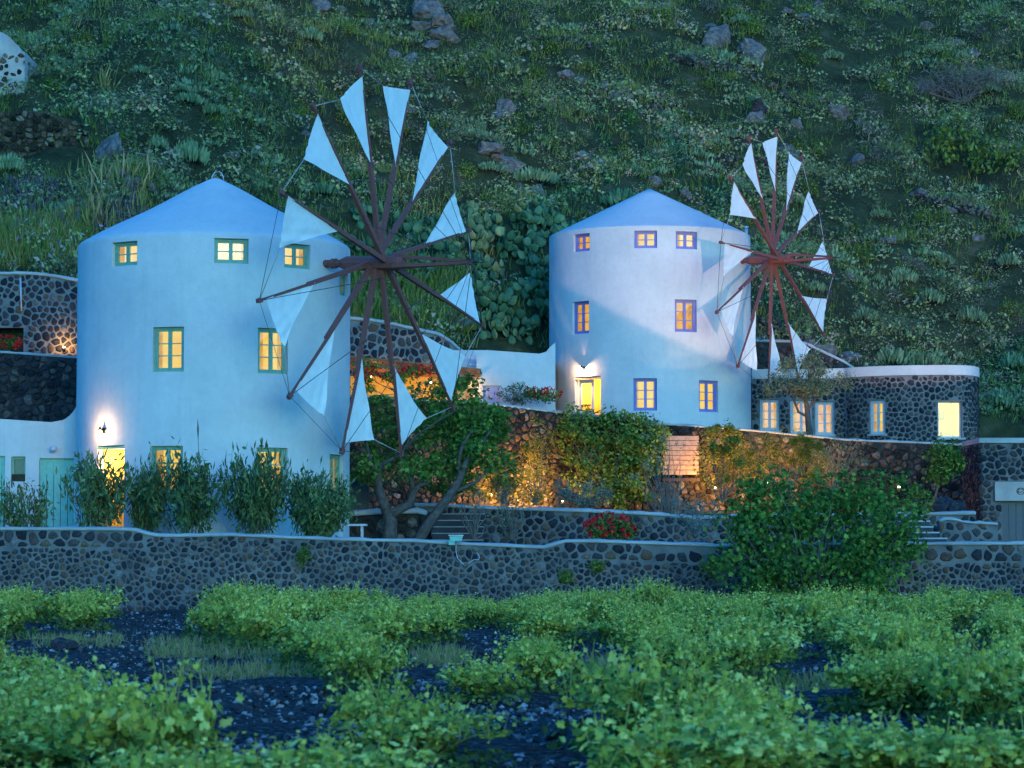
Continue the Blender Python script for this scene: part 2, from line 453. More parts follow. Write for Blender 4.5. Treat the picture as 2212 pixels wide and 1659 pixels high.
# ------------------------------------------------------------------ Voronoi stones
def _clip(poly, a, b, c):
    """keep a*x+b*y<=c"""
    out = []
    for i in range(len(poly)):
        p, q = poly[i], poly[(i + 1) % len(poly)]
        dp, dq = a * p[0] + b * p[1] - c, a * q[0] + b * q[1] - c
        if dp <= 0: out.append(p)
        if dp * dq < 0:
            t = dp / (dp - dq); out.append((p[0] + (q[0] - p[0]) * t, p[1] + (q[1] - p[1]) * t))
    return out
def stone_cells(s0, s1, zlo, ztop, cell, gap, holes=(), rng=random, drop=.15, aspect=1.15, jit=.42):
    """polygons in (s,z); zlo and ztop are functions of s"""
    seeds = []
    cw, ch = cell * aspect, cell
    ss = np.linspace(s0, s1, 40)
    zmin, zmax = min(zlo(s) for s in ss), max(ztop(s) for s in ss)
    rows = int((zmax - zmin) / ch) + 2
    for j in range(-1, rows + 1):
        for i in range(-1, int((s1 - s0) / cw) + 2):
            if rng.random() < drop: continue
            seeds.append((s0 + (i + .5 * (j % 2) + rng.uniform(-jit, jit)) * cw, zmin + (j + .5 + rng.uniform(-jit, jit)) * ch))
    B = 2.6 * cell
    grid = {}
    for k, p in enumerate(seeds): grid.setdefault((int(p[0] // B), int(p[1] // B)), []).append(k)
    out = []
    for k, p in enumerate(seeds):
        s, z = p
        if s < s0 - .1 * cw or s > s1 + .1 * cw: continue
        sc = min(max(s, s0), s1)
        zt, zb = ztop(sc), zlo(sc)
        if z > zt - .12 * ch or z < zb - .3 * ch: continue
        if any(h[0] < s < h[1] and h[2] < z < h[3] for h in holes): continue
        L = 1.25 * cell
        poly = [(s - L, z - L), (s + L, z - L), (s + L, z + L), (s - L, z + L)]
        g = gap * rng.uniform(.75, 1.4) / 2
        gi, gj = int(s // B), int(z // B)
        for a in (-1, 0, 1):
            for b in (-1, 0, 1):
                for m in grid.get((gi + a, gj + b), ()):
                    if m == k: continue
                    q = seeds[m]; dx, dz = q[0] - s, q[1] - z; d = math.hypot(dx, dz)
                    if d < 1e-6 or d > 2.6 * cell: continue
                    dx /= d; dz /= d
                    poly = _clip(poly, dx, dz, dx * s + dz * z + d / 2 - g)
                    if len(poly) < 3: break
        if len(poly) < 3: continue
        e = .05
        sl = (ztop(min(sc + e, s1)) - ztop(max(sc - e, s0))) / (2 * e)
        poly = _clip(poly, -sl, 1, zt - sl * sc)
        poly = _clip(poly, 0, -1, -zb)
        poly = _clip(poly, 1, 0, s1); poly = _clip(poly, -1, 0, -s0)
        for h in holes:
            if h[0] - L < s < h[1] + L and h[2] - L < z < h[3] + L:
                c = [(s - h[1], (-1, 0, -(h[1] + g))), (h[0] - s, (1, 0, h[0] - g)), (z - h[3], (0, -1, -(h[3] + g))), (h[2] - z, (0, 1, h[2] - g))]
                c = max(c, key=lambda t: t[0])[1]
                poly = _clip(poly, *c)
        if len(poly) < 3: continue
        A = .5 * sum(poly[i][0] * poly[(i + 1) % len(poly)][1] - poly[(i + 1) % len(poly)][0] * poly[i][1] for i in range(len(poly)))
        if abs(A) < .12 * cell * cell: continue
        out.append((abs(A), poly))
    out.sort(key=lambda t: -t[0])
    return out
def stone_geom(poly, posf, H, rng, n=9, off=0.):
    """one stone in world space: ring on the wall, shoulder ring, face"""
    cx = sum(p[0] for p in poly) / len(poly); cz = sum(p[1] for p in poly) / len(poly)
    a0 = rng.random() * 6.28
    rim = []
    for i in range(n):
        t = a0 + i * 2 * math.pi / n + rng.uniform(-.12, .12); dx, dz = math.cos(t), math.sin(t)
        best = 1e9
        for k in range(len(poly)):
            p, q = poly[k], poly[(k + 1) % len(poly)]
            ex, ez = q[0] - p[0], q[1] - p[1]
            den = dx * ez - dz * ex
            if abs(den) < 1e-9: continue
            u = ((p[0] - cx) * ez - (p[1] - cz) * ex) / den
            w = ((p[0] - cx) * dz - (p[1] - cz) * dx) / den
            if u > 0 and -1e-6 <= w <= 1 + 1e-6: best = min(best, u)
        rim.append((dx, dz, (best if best < 1e8 else .05) * rng.uniform(.88, 1.0)))
    V = []
    tx, tz = rng.uniform(-.35, .35), rng.uniform(-.35, .35)
    for f, h in ((1., -.03), (.95, .55 * H), (.66, H)):
        for dx, dz, r in rim:
            hh = h if h < 0 else h * (1 + (tx * dx + tz * dz) * .6 * f + rng.uniform(-.15, .15))
            p, nn = posf(cx + dx * r * f)
            V.append(Vector((p[0], p[1], cz + dz * r * f)) + nn * (hh + off))
    p, nn = posf(cx)
    V.append(Vector((p[0], p[1], cz)) + nn * (H * 1.05 + off))
    F = []
    for a in (0, 1):
        for i in range(n):
            j = (i + 1) % n
            F += [(a * n + i, a * n + j, a * n + n + j), (a * n + i, a * n + n + j, a * n + n + i)]
    for i in range(n): F.append((2 * n + i, 2 * n + (i + 1) % n, 3 * n))
    return V, F
def lay_stones(parent, posf, cells, mat, H, rng, limit=300, vpow=1.0, name='stone', smooth=True):
    rest = []
    for k, (A, poly) in enumerate(cells):
        h = H * rng.uniform(.6, 1.3)
        V, F = stone_geom(poly, posf, h, rng)
        v = rng.random() ** vpow
        if k < limit:
            c = V[-1]
            o = obj(name, mesh_np(name, [tuple(p - c) for p in V], np.array(F), mat, [v] * len(F), smooth), parent, c)
        else: rest.append((np.array([tuple(p) for p in V]), np.array(F), np.full(len(F), v)))
    if rest:
        V, F, X = join(rest)
        tag(obj('small_stones', mesh_np('small_stones', V, F, mat, X, smooth), parent), kind='stuff')

# ------------------------------------------------------------------ wall shells
def poly_posf(pts):
    """arc-length position and outward (right-hand, towards the camera) normal along a plan polyline"""
    pts = [Vector((p[0], p[1])) for p in pts]
    L = [0.]
    for a, b in zip(pts, pts[1:]): L.append(L[-1] + (b - a).length)
    def f(s):
        i = 0
        while i < len(pts) - 2 and s > L[i + 1]: i += 1
        a, b = pts[i], pts[i + 1]
        d = (b - a).normalized()
        p = a + d * (s - L[i])
        def nrm(k):
            t = (pts[k + 1] - pts[k]).normalized(); return Vector((t.y, -t.x))
        n = nrm(i); seg = L[i + 1] - L[i]; t = min(max((s - L[i]) / seg, 0), 1)
        if t > .5 and i < len(pts) - 2: n = n.lerp((nrm(i) + nrm(i + 1)).normalized(), (t - .5) * 2)
        elif t < .5 and i > 0: n = (nrm(i) + nrm(i - 1)).normalized().lerp(n, t * 2)
        n = n.normalized()
        return (p.x, p.y), Vector((n.x, n.y, 0))
    f.length = L[-1]; f.knots = L
    return f
def smooth_pts(pts, it=2):
    pts = [Vector((p[0], p[1])) for p in pts]
    for _ in range(it):
        q = [pts[0]]
        for a, b in zip(pts, pts[1:]): q += [a.lerp(b, .25), a.lerp(b, .75)]
        q.append(pts[-1]); pts = q
    return pts
def shell(name, parent, posf, s_cuts, z0, z1, openings, mat, smooth=True, z_cuts=()):
    """a wall face with real openings; openings (s0,s1,z0,z1,depth) get reveals"""
    ed = sorted(set([o[0] for o in openings] + [o[1] for o in openings]))
    ss = sorted([s for s in s_cuts if all(abs(s - e) > .02 for e in ed)] + ed)
    zs = sorted(set([z0, z1] + list(z_cuts) + [o[2] for o in openings] + [o[3] for o in openings]))
    zs = [z for z in zs if z0 <= z <= z1]
    V = []; F = []; S = []
    idx = {}
    def vert(i, j):
        if (i, j) not in idx:
            p, _ = posf(ss[i]); idx[i, j] = len(V); V.append((p[0], p[1], zs[j]))
        return idx[i, j]
    for i in range(len(ss) - 1):
        for j in range(len(zs) - 1):
            sm, zm = (ss[i] + ss[i + 1]) / 2, (zs[j] + zs[j + 1]) / 2
            if any(o[0] < sm < o[1] and o[2] < zm < o[3] for o in openings): continue
            F.append((vert(i, j), vert(i + 1, j), vert(i + 1, j + 1), vert(i, j + 1))); S.append(smooth)
    for o in openings:
        sm = (o[0] + o[1]) / 2
        _, n = posf(sm)
        pa, pb = posf(o[0])[0], posf(o[1])[0]
        ring = [(pa, o[2]), (pb, o[2]), (pb, o[3]), (pa, o[3])]
        b = len(V)
        for p, z in ring: V.append((p[0], p[1], z))
        for p, z in ring: V.append((p[0] - n.x * o[4], p[1] - n.y * o[4], z))
        for k in range(4):
            F.append((b + k, b + (k + 1) % 4, b + 4 + (k + 1) % 4, b + 4 + k)); S.append(False)
    me = bpy.data.meshes.new(name); me.from_pydata(V, [], F); me.polygons.foreach_set('use_smooth', S)
    me.materials.append(mat)
    return obj(name, me, parent)
def core_wall(name, parent, posf, ztop, zbot, thick, mat, step=.4, off=0., s0=0., s1=None):
    """solid wall body following a plan curve, with a top profile"""
    s1 = posf.length if s1 is None else s1
    n = max(2, int((s1 - s0) / step) + 1)
    V = []; F = []
    for s in np.linspace(s0, s1, n):
        p, nn = posf(s); zt = ztop(s)
        a = (p[0] + nn.x * off, p[1] + nn.y * off); b = (p[0] - nn.x * thick, p[1] - nn.y * thick)
        V += [(*a, zbot), (*a, zt), (*b, zt), (*b, zbot)]
    for i in range(n - 1):
        for k in range(4):
            F.append((4 * i + k, 4 * i + 4 + k, 4 * i + 4 + (k + 1) % 4, 4 * i + (k + 1) % 4))
    F += [(0, 1, 2, 3), (4 * n - 1, 4 * n - 2, 4 * n - 3, 4 * n - 4)]
    me = bpy.data.meshes.new(name); me.from_pydata(V, [], F); me.materials.append(mat)
    return obj(name, me, parent)
def cap_strip(name, parent, posf, ztop, h, w_out, w_in, mat, step=.3, wob=.02, s0=0., s1=None, seed=1):
    """rounded, slightly uneven plaster coping along the top of a wall"""
    rng = random.Random(seed)
    s1 = posf.length if s1 is None else s1
    n = max(2, int((s1 - s0) / step) + 1)
    V = []; F = []; m = 7
    for s in np.linspace(s0, s1, n):
        p, nn = posf(s); zt = ztop(s)
        a, b = w_out + rng.uniform(0, wob), w_in
        hh = h + rng.uniform(-wob, wob)
        for x, z in ((a, -.02), (a + .012, hh * .45), (a - .03, hh * .85), ((a - b) / 2, hh + rng.uniform(0, wob)), (-b + .03, hh * .85), (-b - .012, hh * .45), (-b, -.02)):
            V.append((p[0] + nn.x * x, p[1] + nn.y * x, zt + z))
    for i in range(n - 1):
        for k in range(m):
            F.append((m * i + k, m * i + m + k, m * i + m + (k + 1) % m, m * i + (k + 1) % m))
    F += [tuple(range(m)), tuple(m * n - 1 - k for k in range(m))]
    me = bpy.data.meshes.new(name); me.from_pydata(V, [], F); me.polygons.foreach_set('use_smooth', [True] * len(F)); me.materials.append(mat)
    return obj(name, me, parent)

# ------------------------------------------------------------------ windows, doors
def window(parent, c, n, w, h, rows, fmat, lit, inset=.1, cols=2, name='window', sill=False, back=.14):
    """casement window: frame and bars, one pane object per light, lit curtain behind"""
    c = Vector(c); n = Vector(n).normalized(); r = Vector((-n.y, n.x, 0)); r = -r if r.dot(Vector((1, 0, 0))) < 0 else r
    u = Vector((0, 0, 1)); f = c - n * inset
    mb = MB(); fo = .055
    for sx in (-1, 1): mb.box(f + r * (sx * (w / 2 - fo / 2)), (fo / 2, .05, h / 2), r, u, n)
    for sz in (-1, 1): mb.box(f + u * (sz * (h / 2 - fo / 2)), (w / 2 - fo, .048, fo / 2), r, u, n)
    iw, ih = w - 2 * fo, h - 2 * fo
    cw = iw / cols; st = .045
    panes = []
    for k in range(cols):
        x = -iw / 2 + cw * (k + .5)
        for sx in (-1, 1): mb.box(f + r * (x + sx * (cw / 2 - st / 2 - .002)) + n * .008, (st / 2, .028, ih / 2 - .004), r, u, n)
        for sz in (-1, 1): mb.box(f + r * x + u * (sz * (ih / 2 - st / 2 - .002)) + n * .008, (cw / 2 - st - .004, .026, st / 2), r, u, n)
        pw, ph = cw - 2 * st, (ih - 2 * st) / rows
        for j in range(1, rows):
            mb.box(f + r * x + u * (-ih / 2 + st + ph * j) + n * .006, (pw / 2, .018, .013), r, u, n)
        for j in range(rows): panes.append((f + r * x + u * (-ih / 2 + st + ph * (j + .5)), pw / 2, ph / 2 - .012))
    o = mb.build(name, fmat, parent, f)
    for p, a, b in panes:
        q = MB(); q.box(p, (a, .004, b), r, u, n); q.build('pane', M['glass'], o, p)
    # lit curtain with folds just behind the glass
    V = []; F = []; m = 15
    for i in range(m):
        x = (i / (m - 1) - .5) * (w - .02); dd = .02 * math.sin(i * 2.1)
        for z in (-h / 2 + .01, h / 2 - .01): V.append(f + r * x + u * z - n * (back + dd))
    for i in range(m - 1): F.append((2 * i, 2 * i + 2, 2 * i + 3, 2 * i + 1))
    q = MB(); q.add(V, F, True); q.build('lit_curtain', lit, o, f)
    # drawn-back drapes on one or both sides
    k_ = random.random()
    for sx, on in ((-1, k_ < .6), (1, k_ > .35)):
        if not on: continue
        dw = w * random.uniform(.16, .34); V = []; F = []
        for i in range(7):
            x = sx * (w / 2 - .01 - dw * i / 6); dd = .018 * math.sin(i * 2.4)
            for z in (-h / 2 + .01, h / 2 - .01): V.append(f + r * x + u * z - n * (back - .045 + dd))
        for i in range(6): F.append((2 * i, 2 * i + 2, 2 * i + 3, 2 * i + 1))
        q = MB(); q.add(V, F, True); q.build('drape', M['drape'], o, f)
    if sill:
        q = MB(); q.box(c + n * .03 - u * (h / 2 + .03), (w / 2 + .06, .06, .03), r, u, n); q.build('sill', M['cap'], o, c)
    return o
def point_light(name, p, color, watts, radius=.06, parent=None):
    l = bpy.data.lights.new(name, 'POINT'); l.color = color; l.energy = watts; l.shadow_soft_size = radius
    o = bpy.data.objects.new(name, l)
    return link(o, parent, p)
WARM = (1.0, .50, .13)
WARMW = (1.0, .70, .36)
# ------------------------------------------------------------------ the setting
HX = [-60, -13, -6.6, -5.4, -3, -1.9, 2, 8.5, 11, 14, 20, 70]
HY = [84.9, 84.9, 92.9, 92.9, 92.9, 93.4, 95.5, 98.8, 99.2, 100.5, 101.5, 102.5]
HZ = [9.9, 9.9, 9.2, 9.15, 8.75, 8.3, 8.4, 8.8, 8.6, 7.4, 5.8, 5.2]
def hill_z(x, Y):
    yb = np.interp(x, HX, HY); zb = np.interp(x, HX, HZ)
    d = np.maximum(0, Y - yb)
    w = np.minimum(d / 4, 1)
    n = .6 * np.sin(x * .55 + 1.3 + .2 * Y) * np.sin(Y * .42 + .3 * x) + .30 * np.sin(x * 1.3 - Y * .9) + .5 * np.sin(x * .17 + 2) * np.sin(Y * .13)
    n = n + .30 * np.abs(np.sin(d * .55 + .12 * x))
    return zb + .60 * d + n * w
def hill_hit(px, py):
    d = ray(px, py)
    Y = 84.0
    while Y < 200:
        t = Y / d.y
        if Y > np.interp(d.x * t, HX, HY) + .1 and EYE + d.z * t < hill_z(d.x * t, Y): break
        Y += .12
    t = Y / d.y
    x = d.x * t
    return Vector((x, Y, float(hill_z(x, Y))))

xs = np.concatenate([[-1500, -400, -120, -50], np.arange(-24, 24.1, .4), [50, 120, 400, 1500]])
ys = np.concatenate([[-600, -100, -20], np.arange(4, 66, .4), [100, 300, 1500]])
X, Yg = np.meshgrid(xs, ys)
near = (np.abs(X) < 24) & (Yg > 4) & (Yg < 61.5)
Z = np.where(near, .05 * np.sin(X * 1.7 + Yg * .4) * np.sin(Yg * 1.3) + .03 * np.sin(X * 3.1) * np.sin(Yg * 2.3 + X), 0.)
V = np.stack([X, Yg, Z], -1).reshape(-1, 3)
nx = len(xs)
i, j = np.meshgrid(np.arange(len(xs) - 1), np.arange(len(ys) - 1))
q = (j * nx + i).ravel()
tag(obj('ground', mesh_np('ground', V, np.stack([q, q + 1, q + nx + 1, q + nx], 1), M['soil'], None, True)), 'black volcanic vineyard soil', kind='structure')

xs = np.arange(-58, 68.1, .5); ys = np.arange(80, 196, .5)
X, Yg = np.meshgrid(xs, ys)
yb = np.interp(X, HX, HY)
Z = np.where(Yg < yb - .4, 4.0, hill_z(X, Yg))
V = np.stack([X, np.maximum(Yg, yb - np.where(Yg < yb - .4, .03, 0.)), Z], -1).reshape(-1, 3)
nx = len(xs)
i, j = np.meshgrid(np.arange(len(xs) - 1), np.arange(len(ys) - 1))
q = (j * nx + i).ravel()
q = q[(Yg >= yb - .9)[:-1, :-1].ravel()]
tag(obj('hillside', mesh_np('hillside', V, np.stack([q, q + 1, q + nx + 1, q + nx], 1), M['hill'], None, True)), 'steep scrub covered hillside', kind='structure')

def terrace(name, x0, x1, y0, y1, z, mat, zb=-.2):
    b = MB(); b.box(((x0 + x1) / 2, (y0 + y1) / 2, (z + zb) / 2), ((x1 - x0) / 2, (y1 - y0) / 2, (z - zb) / 2))
    return tag(b.build(name, mat), kind='structure')
terrace('garden_terrace', -40, 45, 62.42, 76.3, .93, M['earth'])
terrace('passage_floor', 13.32, 45, 76.32, 90.2, .93, M['earth'])
terrace('middle_terrace', XW(757, 76), 13.3, 76.3, 92.4, 2.42, M['earth'], -.3)
terrace('mill_terrace', -5.6, 46, 90.4, 103, 5.05, M['earth'], 2.3)
terrace('side_terrace', -40, XW(757, 76) - .05, 70.3, 78, 3.4, M['earth'], -.3)
terrace('ledge_terrace', -40, -8, 76.4, 86, 6.98, M['earth'], -.3)

# ------------------------------------------------------------------ windmills
def cyl_posf(C, Rr):
    def f(s):
        t = s / Rr
        return (C[0] + Rr * math.sin(t), C[1] - Rr * math.cos(t)), Vector((math.sin(t), -math.cos(t), 0))
    return f
def th_at(C, Rr, px):
    lo, hi = -1.5, 1.5
    for _ in range(50):
        m = (lo + hi) / 2
        if to_px((C[0] + Rr * math.sin(m), C[1] - Rr * math.cos(m), 5))[0] < px: lo = m
        else: hi = m
    return (lo + hi) / 2
def lathe(name, C, prof, mat, parent, n=96, sm=True):
    V = []; F = []
    for r, z in prof:
        for k in range(n):
            t = 2 * math.pi * k / n; V.append((C[0] + r * math.sin(t), C[1] - r * math.cos(t), z))
    for i in range(len(prof) - 1):
        for k in range(n): F.append((i * n + k, i * n + (k + 1) % n, (i + 1) * n + (k + 1) % n, (i + 1) * n + k))
    b = MB(); b.add(V, F, sm)
    return b.build(name, mat, parent)

def wall_lamp(label, p, n, strength, group=None, out=.02):
    n = Vector(n); r = Vector((-n.y, n.x, 0))
    t = empty('wall_lamp', p, label, 'wall lamp', group)
    b = MB(); b.box(p + n * .015, (.05, .015, .07), r, (0, 0, 1), n); b.tube([p + n * .02, p + n * .08 + Vector((0, 0, .03)), p + n * .13], [.014] * 3)
    b.build('bracket', M['metal'], t)
    c = p + n * .14
    b = MB(); b.tube([c + Vector((0, 0, .11)), c + Vector((0, 0, .05)), c + Vector((0, 0, .0))], [.012, .035, .075], 10, cap=False)
    b.build('lamp_shade', M['metal'], t)
    b = MB(); b.tube([c + Vector((0, 0, .02)), c + Vector((0, 0, -.02)), c + Vector((0, 0, -.05))], [.02, .03, .012], 8)
    b.build('bulb', M['bulb'], t)
    point_light('lamp_light', c + n * out + Vector((0, 0, -.03)), (1.0, .58, .26), strength, .03, t)
    return t

def wind_wheel(parent, C, Rt, hub, th, tilt, Rw, ph0, stag, bow):
    n = Vector((math.sin(th) * math.cos(tilt), -math.cos(th) * math.cos(tilt), math.sin(tilt)))
    u = Vector((math.cos(th), math.sin(th), 0)); v = u.cross(n).normalized()
    if v.z < 0: v = -v
    hub = Vector(hub)
    k = Rw / 5.0
    b = MB()
    b.tube([hub - n * 2.3 * k, hub - n * 1.15 * k], [.10 * k, .10 * k], 8, False)
    b.tube([hub - n * 1.16 * k, hub - n * 1.0 * k, hub + n * .62 * k, hub + n * .74 * k], [.12 * k, .185 * k, .185 * k, .15 * k], 8, False)
    b.tube([hub - n * 1.45 * k, hub - n * 1.3 * k], [.13 * k, .13 * k], 8, False)
    wheel = b.build('wind_wheel', M['wood'], parent, hub)
    tip = hub + n * bow
    for a in (90, 210, 330):
        o = (v * math.sin(R(a)) + u * math.cos(R(a)))
        q = MB(); q.beam(hub + n * .5 * k + o * .17 * k, tip + o * .03, .10 * k, .06 * k, v); q.build('bowsprit_spar', M['wood'], wheel, hub)
    q = MB(); q.tube([tip - n * .1, tip + n * .45 * k], [.02, .008], 6); q.build('bowsprit_pin', M['metal'], wheel, tip)
    tips = []; dirs = []; roots = []
    for i in range(12):
        ph = ph0 + i * math.pi / 6
        d = v * math.cos(ph) + u * math.sin(ph)
        o = hub + n * stag[i % 6]
        tips.append(o + d * Rw); dirs.append(d); roots.append(o)
    for i in range(12):
        d, o = dirs[i], roots[i]
        q = MB(); q.beam(o + d * .02, o + d * Rw * .58, .125 * k, .095 * k, n); q.beam(o + d * Rw * .55 + n * .04 * k, o + d * Rw, .065 * k, .05 * k, n)
        q.beam(o + d * Rw * .985, o + d * Rw * 1.015, .11 * k, .10 * k, n)
        q.build('spoke', M['wood'], wheel, o)
    for i in range(12):
        d, o = dirs[i], roots[i]
        t = tips[i - 1]
        A = o + d * Rw * .955 + n * .05; B = o + d * Rw * (.50 + .03 * math.sin(i * 2.3)) + n * .05
        Cc = A.lerp(t, .52 + .03 * math.sin(i * 1.7))
        Cc = roots[i] + (Cc - roots[i]) * .955 + n * .02
        m = 16; idx = {}; V = []; F = []
        for a in range(m + 1):
            for c in range(m + 1 - a):
                x, y = a / m, c / m; z = 1 - x - y
                bil = -(.16 * x * y + .12 * y * z + .10 * x * z) * k + (.022 * math.sin(11 * x / (x + z + .05) + i) * min(y, .5) + .014 * math.sin(17 * (x - .6 * y) + 2 * i) * (1 - x) * y * 2) * k
                e = -.02 * math.sin(math.pi * y / (y + z + 1e-6)) * (1 if x < 1e-6 else 0)
                idx[a, c] = len(V); V.append(A * x + Cc * y + B * z + n * bil + (A - Cc).normalized() * (-e))
        for a in range(m):
            for c in range(m - a):
                F.append((idx[a, c], idx[a + 1, c], idx[a, c + 1]))
                if c < m - a - 1: F.append((idx[a + 1, c], idx[a + 1, c + 1], idx[a, c + 1]))
        q = MB(); q.add(V, F, True); s_ = q.build('sail', M['cloth'], wheel, A)
        q = MB(); q.tube([Cc, t], [.013, .013], 5); q.build('sheet_rope', M['rope'], wheel, Cc)
        q = MB(); q.tube([tips[i], tip], [.008, .008], 4); q.build('stay_rope', M['wire'], wheel, tip)
        q = MB(); q.tube([tips[i], tips[i - 1]], [.007, .007], 4); q.build('rim_rope', M['wire'], wheel, tips[i])
    return wheel

def windmill(label, C, Rr, z0, ze, za, wins, door, fmat, wheel, round_eave):
    root = empty('windmill', (C[0], C[1], z0), label, 'windmill', 'the two windmills')
    posf = cyl_posf(C, Rr)
    ops = []; W = []
    for px, py0, py1, w, rows, lit in wins:
        t = th_at(C, Rr, px); Ys = C[1] - Rr * math.cos(t)
        za_, zb_ = ZW(py1, Ys), ZW(py0, Ys)
        dt = math.asin(w / 2 / Rr)
        ops.append(((t - dt) * Rr, (t + dt) * Rr, za_, zb_, .37)); W.append((t, za_, zb_, w, rows, lit))
    t = th_at(C, Rr, door['px']); Ys = C[1] - Rr * math.cos(t); dt = math.asin(door['w'] / 2 / Rr)
    zd = ZW(door['py0'], Ys)
    ops.append(((t - dt) * Rr, (t + dt) * Rr, z0 + .02, zd, .22))
    cuts = [(-math.pi + 2 * math.pi * i / 120) * Rr for i in range(121)]
    e = .10 if round_eave else .02
    shell('wall', root, posf, cuts, z0 - .3, ze - e, ops, M['white'], True)
    prof = [(Rr, ze - e), (Rr - .012, ze - e * .45), (Rr - .05, ze), (Rr - .13, ze + .055)] if round_eave else [(Rr, ze - e), (Rr - .002, ze - .005), (Rr - .02, ze + .01), (Rr - .07, ze + .035)]
    r1, z1 = prof[-1]
    top = .22 if round_eave else .03
    for k in range(1, 9):
        f = k / 8; prof.append((r1 + (top - r1) * f, z1 + (za - (.08 if round_eave else .01) - z1) * f + (.02 * math.sin(f * 9) if round_eave else 0)))
    prof += [(top * .5, za - .02), (.001, za)]
    lathe('roof', C, prof, M['roof'], root)
    for t_, a, b, w, rows, lit in W:
        n = Vector((math.sin(t_), -math.cos(t_), 0))
        rr = Rr * math.cos(math.asin(w / 2 / Rr))
        c = Vector((C[0] + rr * n.x, C[1] + rr * n.y, (a + b) / 2))
        window(root, c, n, w - .01, b - a - .01, rows, fmat, lit, inset=.15, back=.16)
    # doorway
    n = Vector((math.sin(t), -math.cos(t), 0)); r = Vector((math.cos(t), math.sin(t), 0))
    rr = Rr * math.cos(dt); w = door['w']; h = zd - z0
    c = Vector((C[0] + rr * n.x, C[1] + rr * n.y, z0 + h / 2)); u = Vector((0, 0, 1))
    b = MB()
    D = 1.1
    for sx in (-1, 1): b.box(c + r * (sx * (w / 2 + .03)) - n * (.22 + D / 2), (.03, D / 2, h / 2), r, u, n)
    b.box(c - n * (.22 + D), (w / 2 + .06, .03, h / 2), r, u, n)
    b.box(c - n * (.22 + D / 2) + u * (h / 2 + .03), (w / 2 + .06, D / 2, .03), r, u, n)
    b.build('doorway', M['ochre'], root)
    b = MB(); b.box(c - n * .10 + u * (h / 2 - .05), (w / 2 - .005, .09, .045), r, u, n)
    b.build('lintel', door['lintel'], root)
    point_light('hall_light', c - n * (.75 if door['glazed'] else .42) + u * (h / 2 - .35), WARMW, door['watts'], .08, root)
    lw = w * door['leaf']
    lc = c - r * (w / 2 - lw / 2 - .05) - n * (.2 if door['glazed'] else .8)
    b = MB()
    st = .10
    for sx in (-1, 1): b.box(lc + r * (sx * (lw / 2 - st / 2)), (st / 2, .025, h / 2 - .1), r, u, n)
    for z in (-h / 2 + .2, -.1, h / 2 - .16): b.box(lc + u * z, (lw / 2 - st, .024, .06), r, u, n)
    if not door['glazed']:
        b.box(lc - n * .01, (lw / 2 - st, .012, h / 2 - .14), r, u, n)
        for z in (-.55, .45): b.box(lc + u * z + n * .008, (lw / 2 - st - .06, .012, .34), r, u, n)
    d = b.build('door', door['mat'], root, lc)
    if door['glazed']:
        for z0_, z1_ in ((-h / 2 + .26, -.16), (-.04, h / 2 - .22)):
            q = MB(); q.box(lc + u * ((z0_ + z1_) / 2), (lw / 2 - st, .004, (z1_ - z0_) / 2), r, u, n); q.build('pane', M['glass'], d, lc)
    q = MB(); q.tube([lc + r * (lw / 2 - .05) + n * .02, lc + r * (lw / 2 - .05) + n * .07, lc + r * (lw / 2 - .14) + n * .07], [.012] * 3, 6); q.build('handle', M['metal'], d, lc)
    wind_wheel(root, C, Rr, *wheel)
    return root, posf, n

C1 = (XW(460, 70.), 70.0); R1 = 3.58; Z1 = .93
YL, PA, OR = M['lit_yellow'], M['lit_pale'], M['lit_orange']
mill1, mposf1, dn1 = windmill('white round windmill with sage green windows beside the oleander bushes', C1, R1, Z1, 9.40, 11.24,
    [(265, 522, 574, .84, 2, PA), (498, 515, 569, .86, 2, PA), (642, 527, 580, .84, 2, PA), (744, 590, 640, .84, 2, PA),
     (362, 706, 803, .82, 3, YL), (590, 709, 807, .84, 3, YL),
     (360, 963, 1066, .86, 3, YL), (589, 967, 1068, .86, 3, YL), (729, 982, 1074, .84, 3, YL)],
    dict(px=238, py0=962, w=1.02, lintel=M['frame_green'], leaf=.72, mat=M['ochre'], glazed=False, watts=34 * LAMP * 3),
    M['frame_green'], ((-3.38, 67.3, 8.69), 1.0514, -.0439, 4.985, -.2708, [.05, -.07, -.17, -.26, .27, .2], 2.75), True)
b = MB()
ap = Vector((C1[0] + .06, C1[1], 11.2))
b.tube([ap + Vector((.16 * math.cos(a), 0, .24 * math.sin(a) - .02)) for a in np.linspace(math.pi, 0, 9)], .014, 6)
b.build('roof_loop', M['steel'], mill1)
C2 = (XW(1405, 94.), 94.0); R2 = 3.57; Z2 = 5.05
mill2, mposf2, dn2 = windmill('white round windmill with violet blue windows on the upper terrace', C2, R2, Z2, 12.42, 14.17,
    [(1256, 505, 543, .76, 2, OR), (1396, 498, 536, .78, 2, YL), (1485, 500, 538, .78, 2, PA),
     (1254, 651, 721, .78, 3, OR), (1483, 647, 717, .80, 3, OR),
     (1394, 817, 887, .80, 3, YL), (1532, 822, 890, .80, 3, YL)],
    dict(px=1268, py0=813, w=1.14, lintel=M['planks'], leaf=.56, mat=M['frame_white'], glazed=True, watts=26 * LAMP * 3),
    M['frame_blue'], ((9.085, 91.6, 11.38), 1.0256, -.0255, 4.50, -.4905, [-.02, -.08, -.15, -.17, .19, .17], 2.2), False)
b = MB(); p = PX(1612, 505, 94.3)
b.tube([p - Vector((0, 0, .5)), p + Vector((0, 0, .22))], .06, 8); b.tube([p + Vector((0, 0, .2)), p + Vector((0, 0, .27))], .085, 8)
b.build('chimney_pipe', M['steel'], mill2)
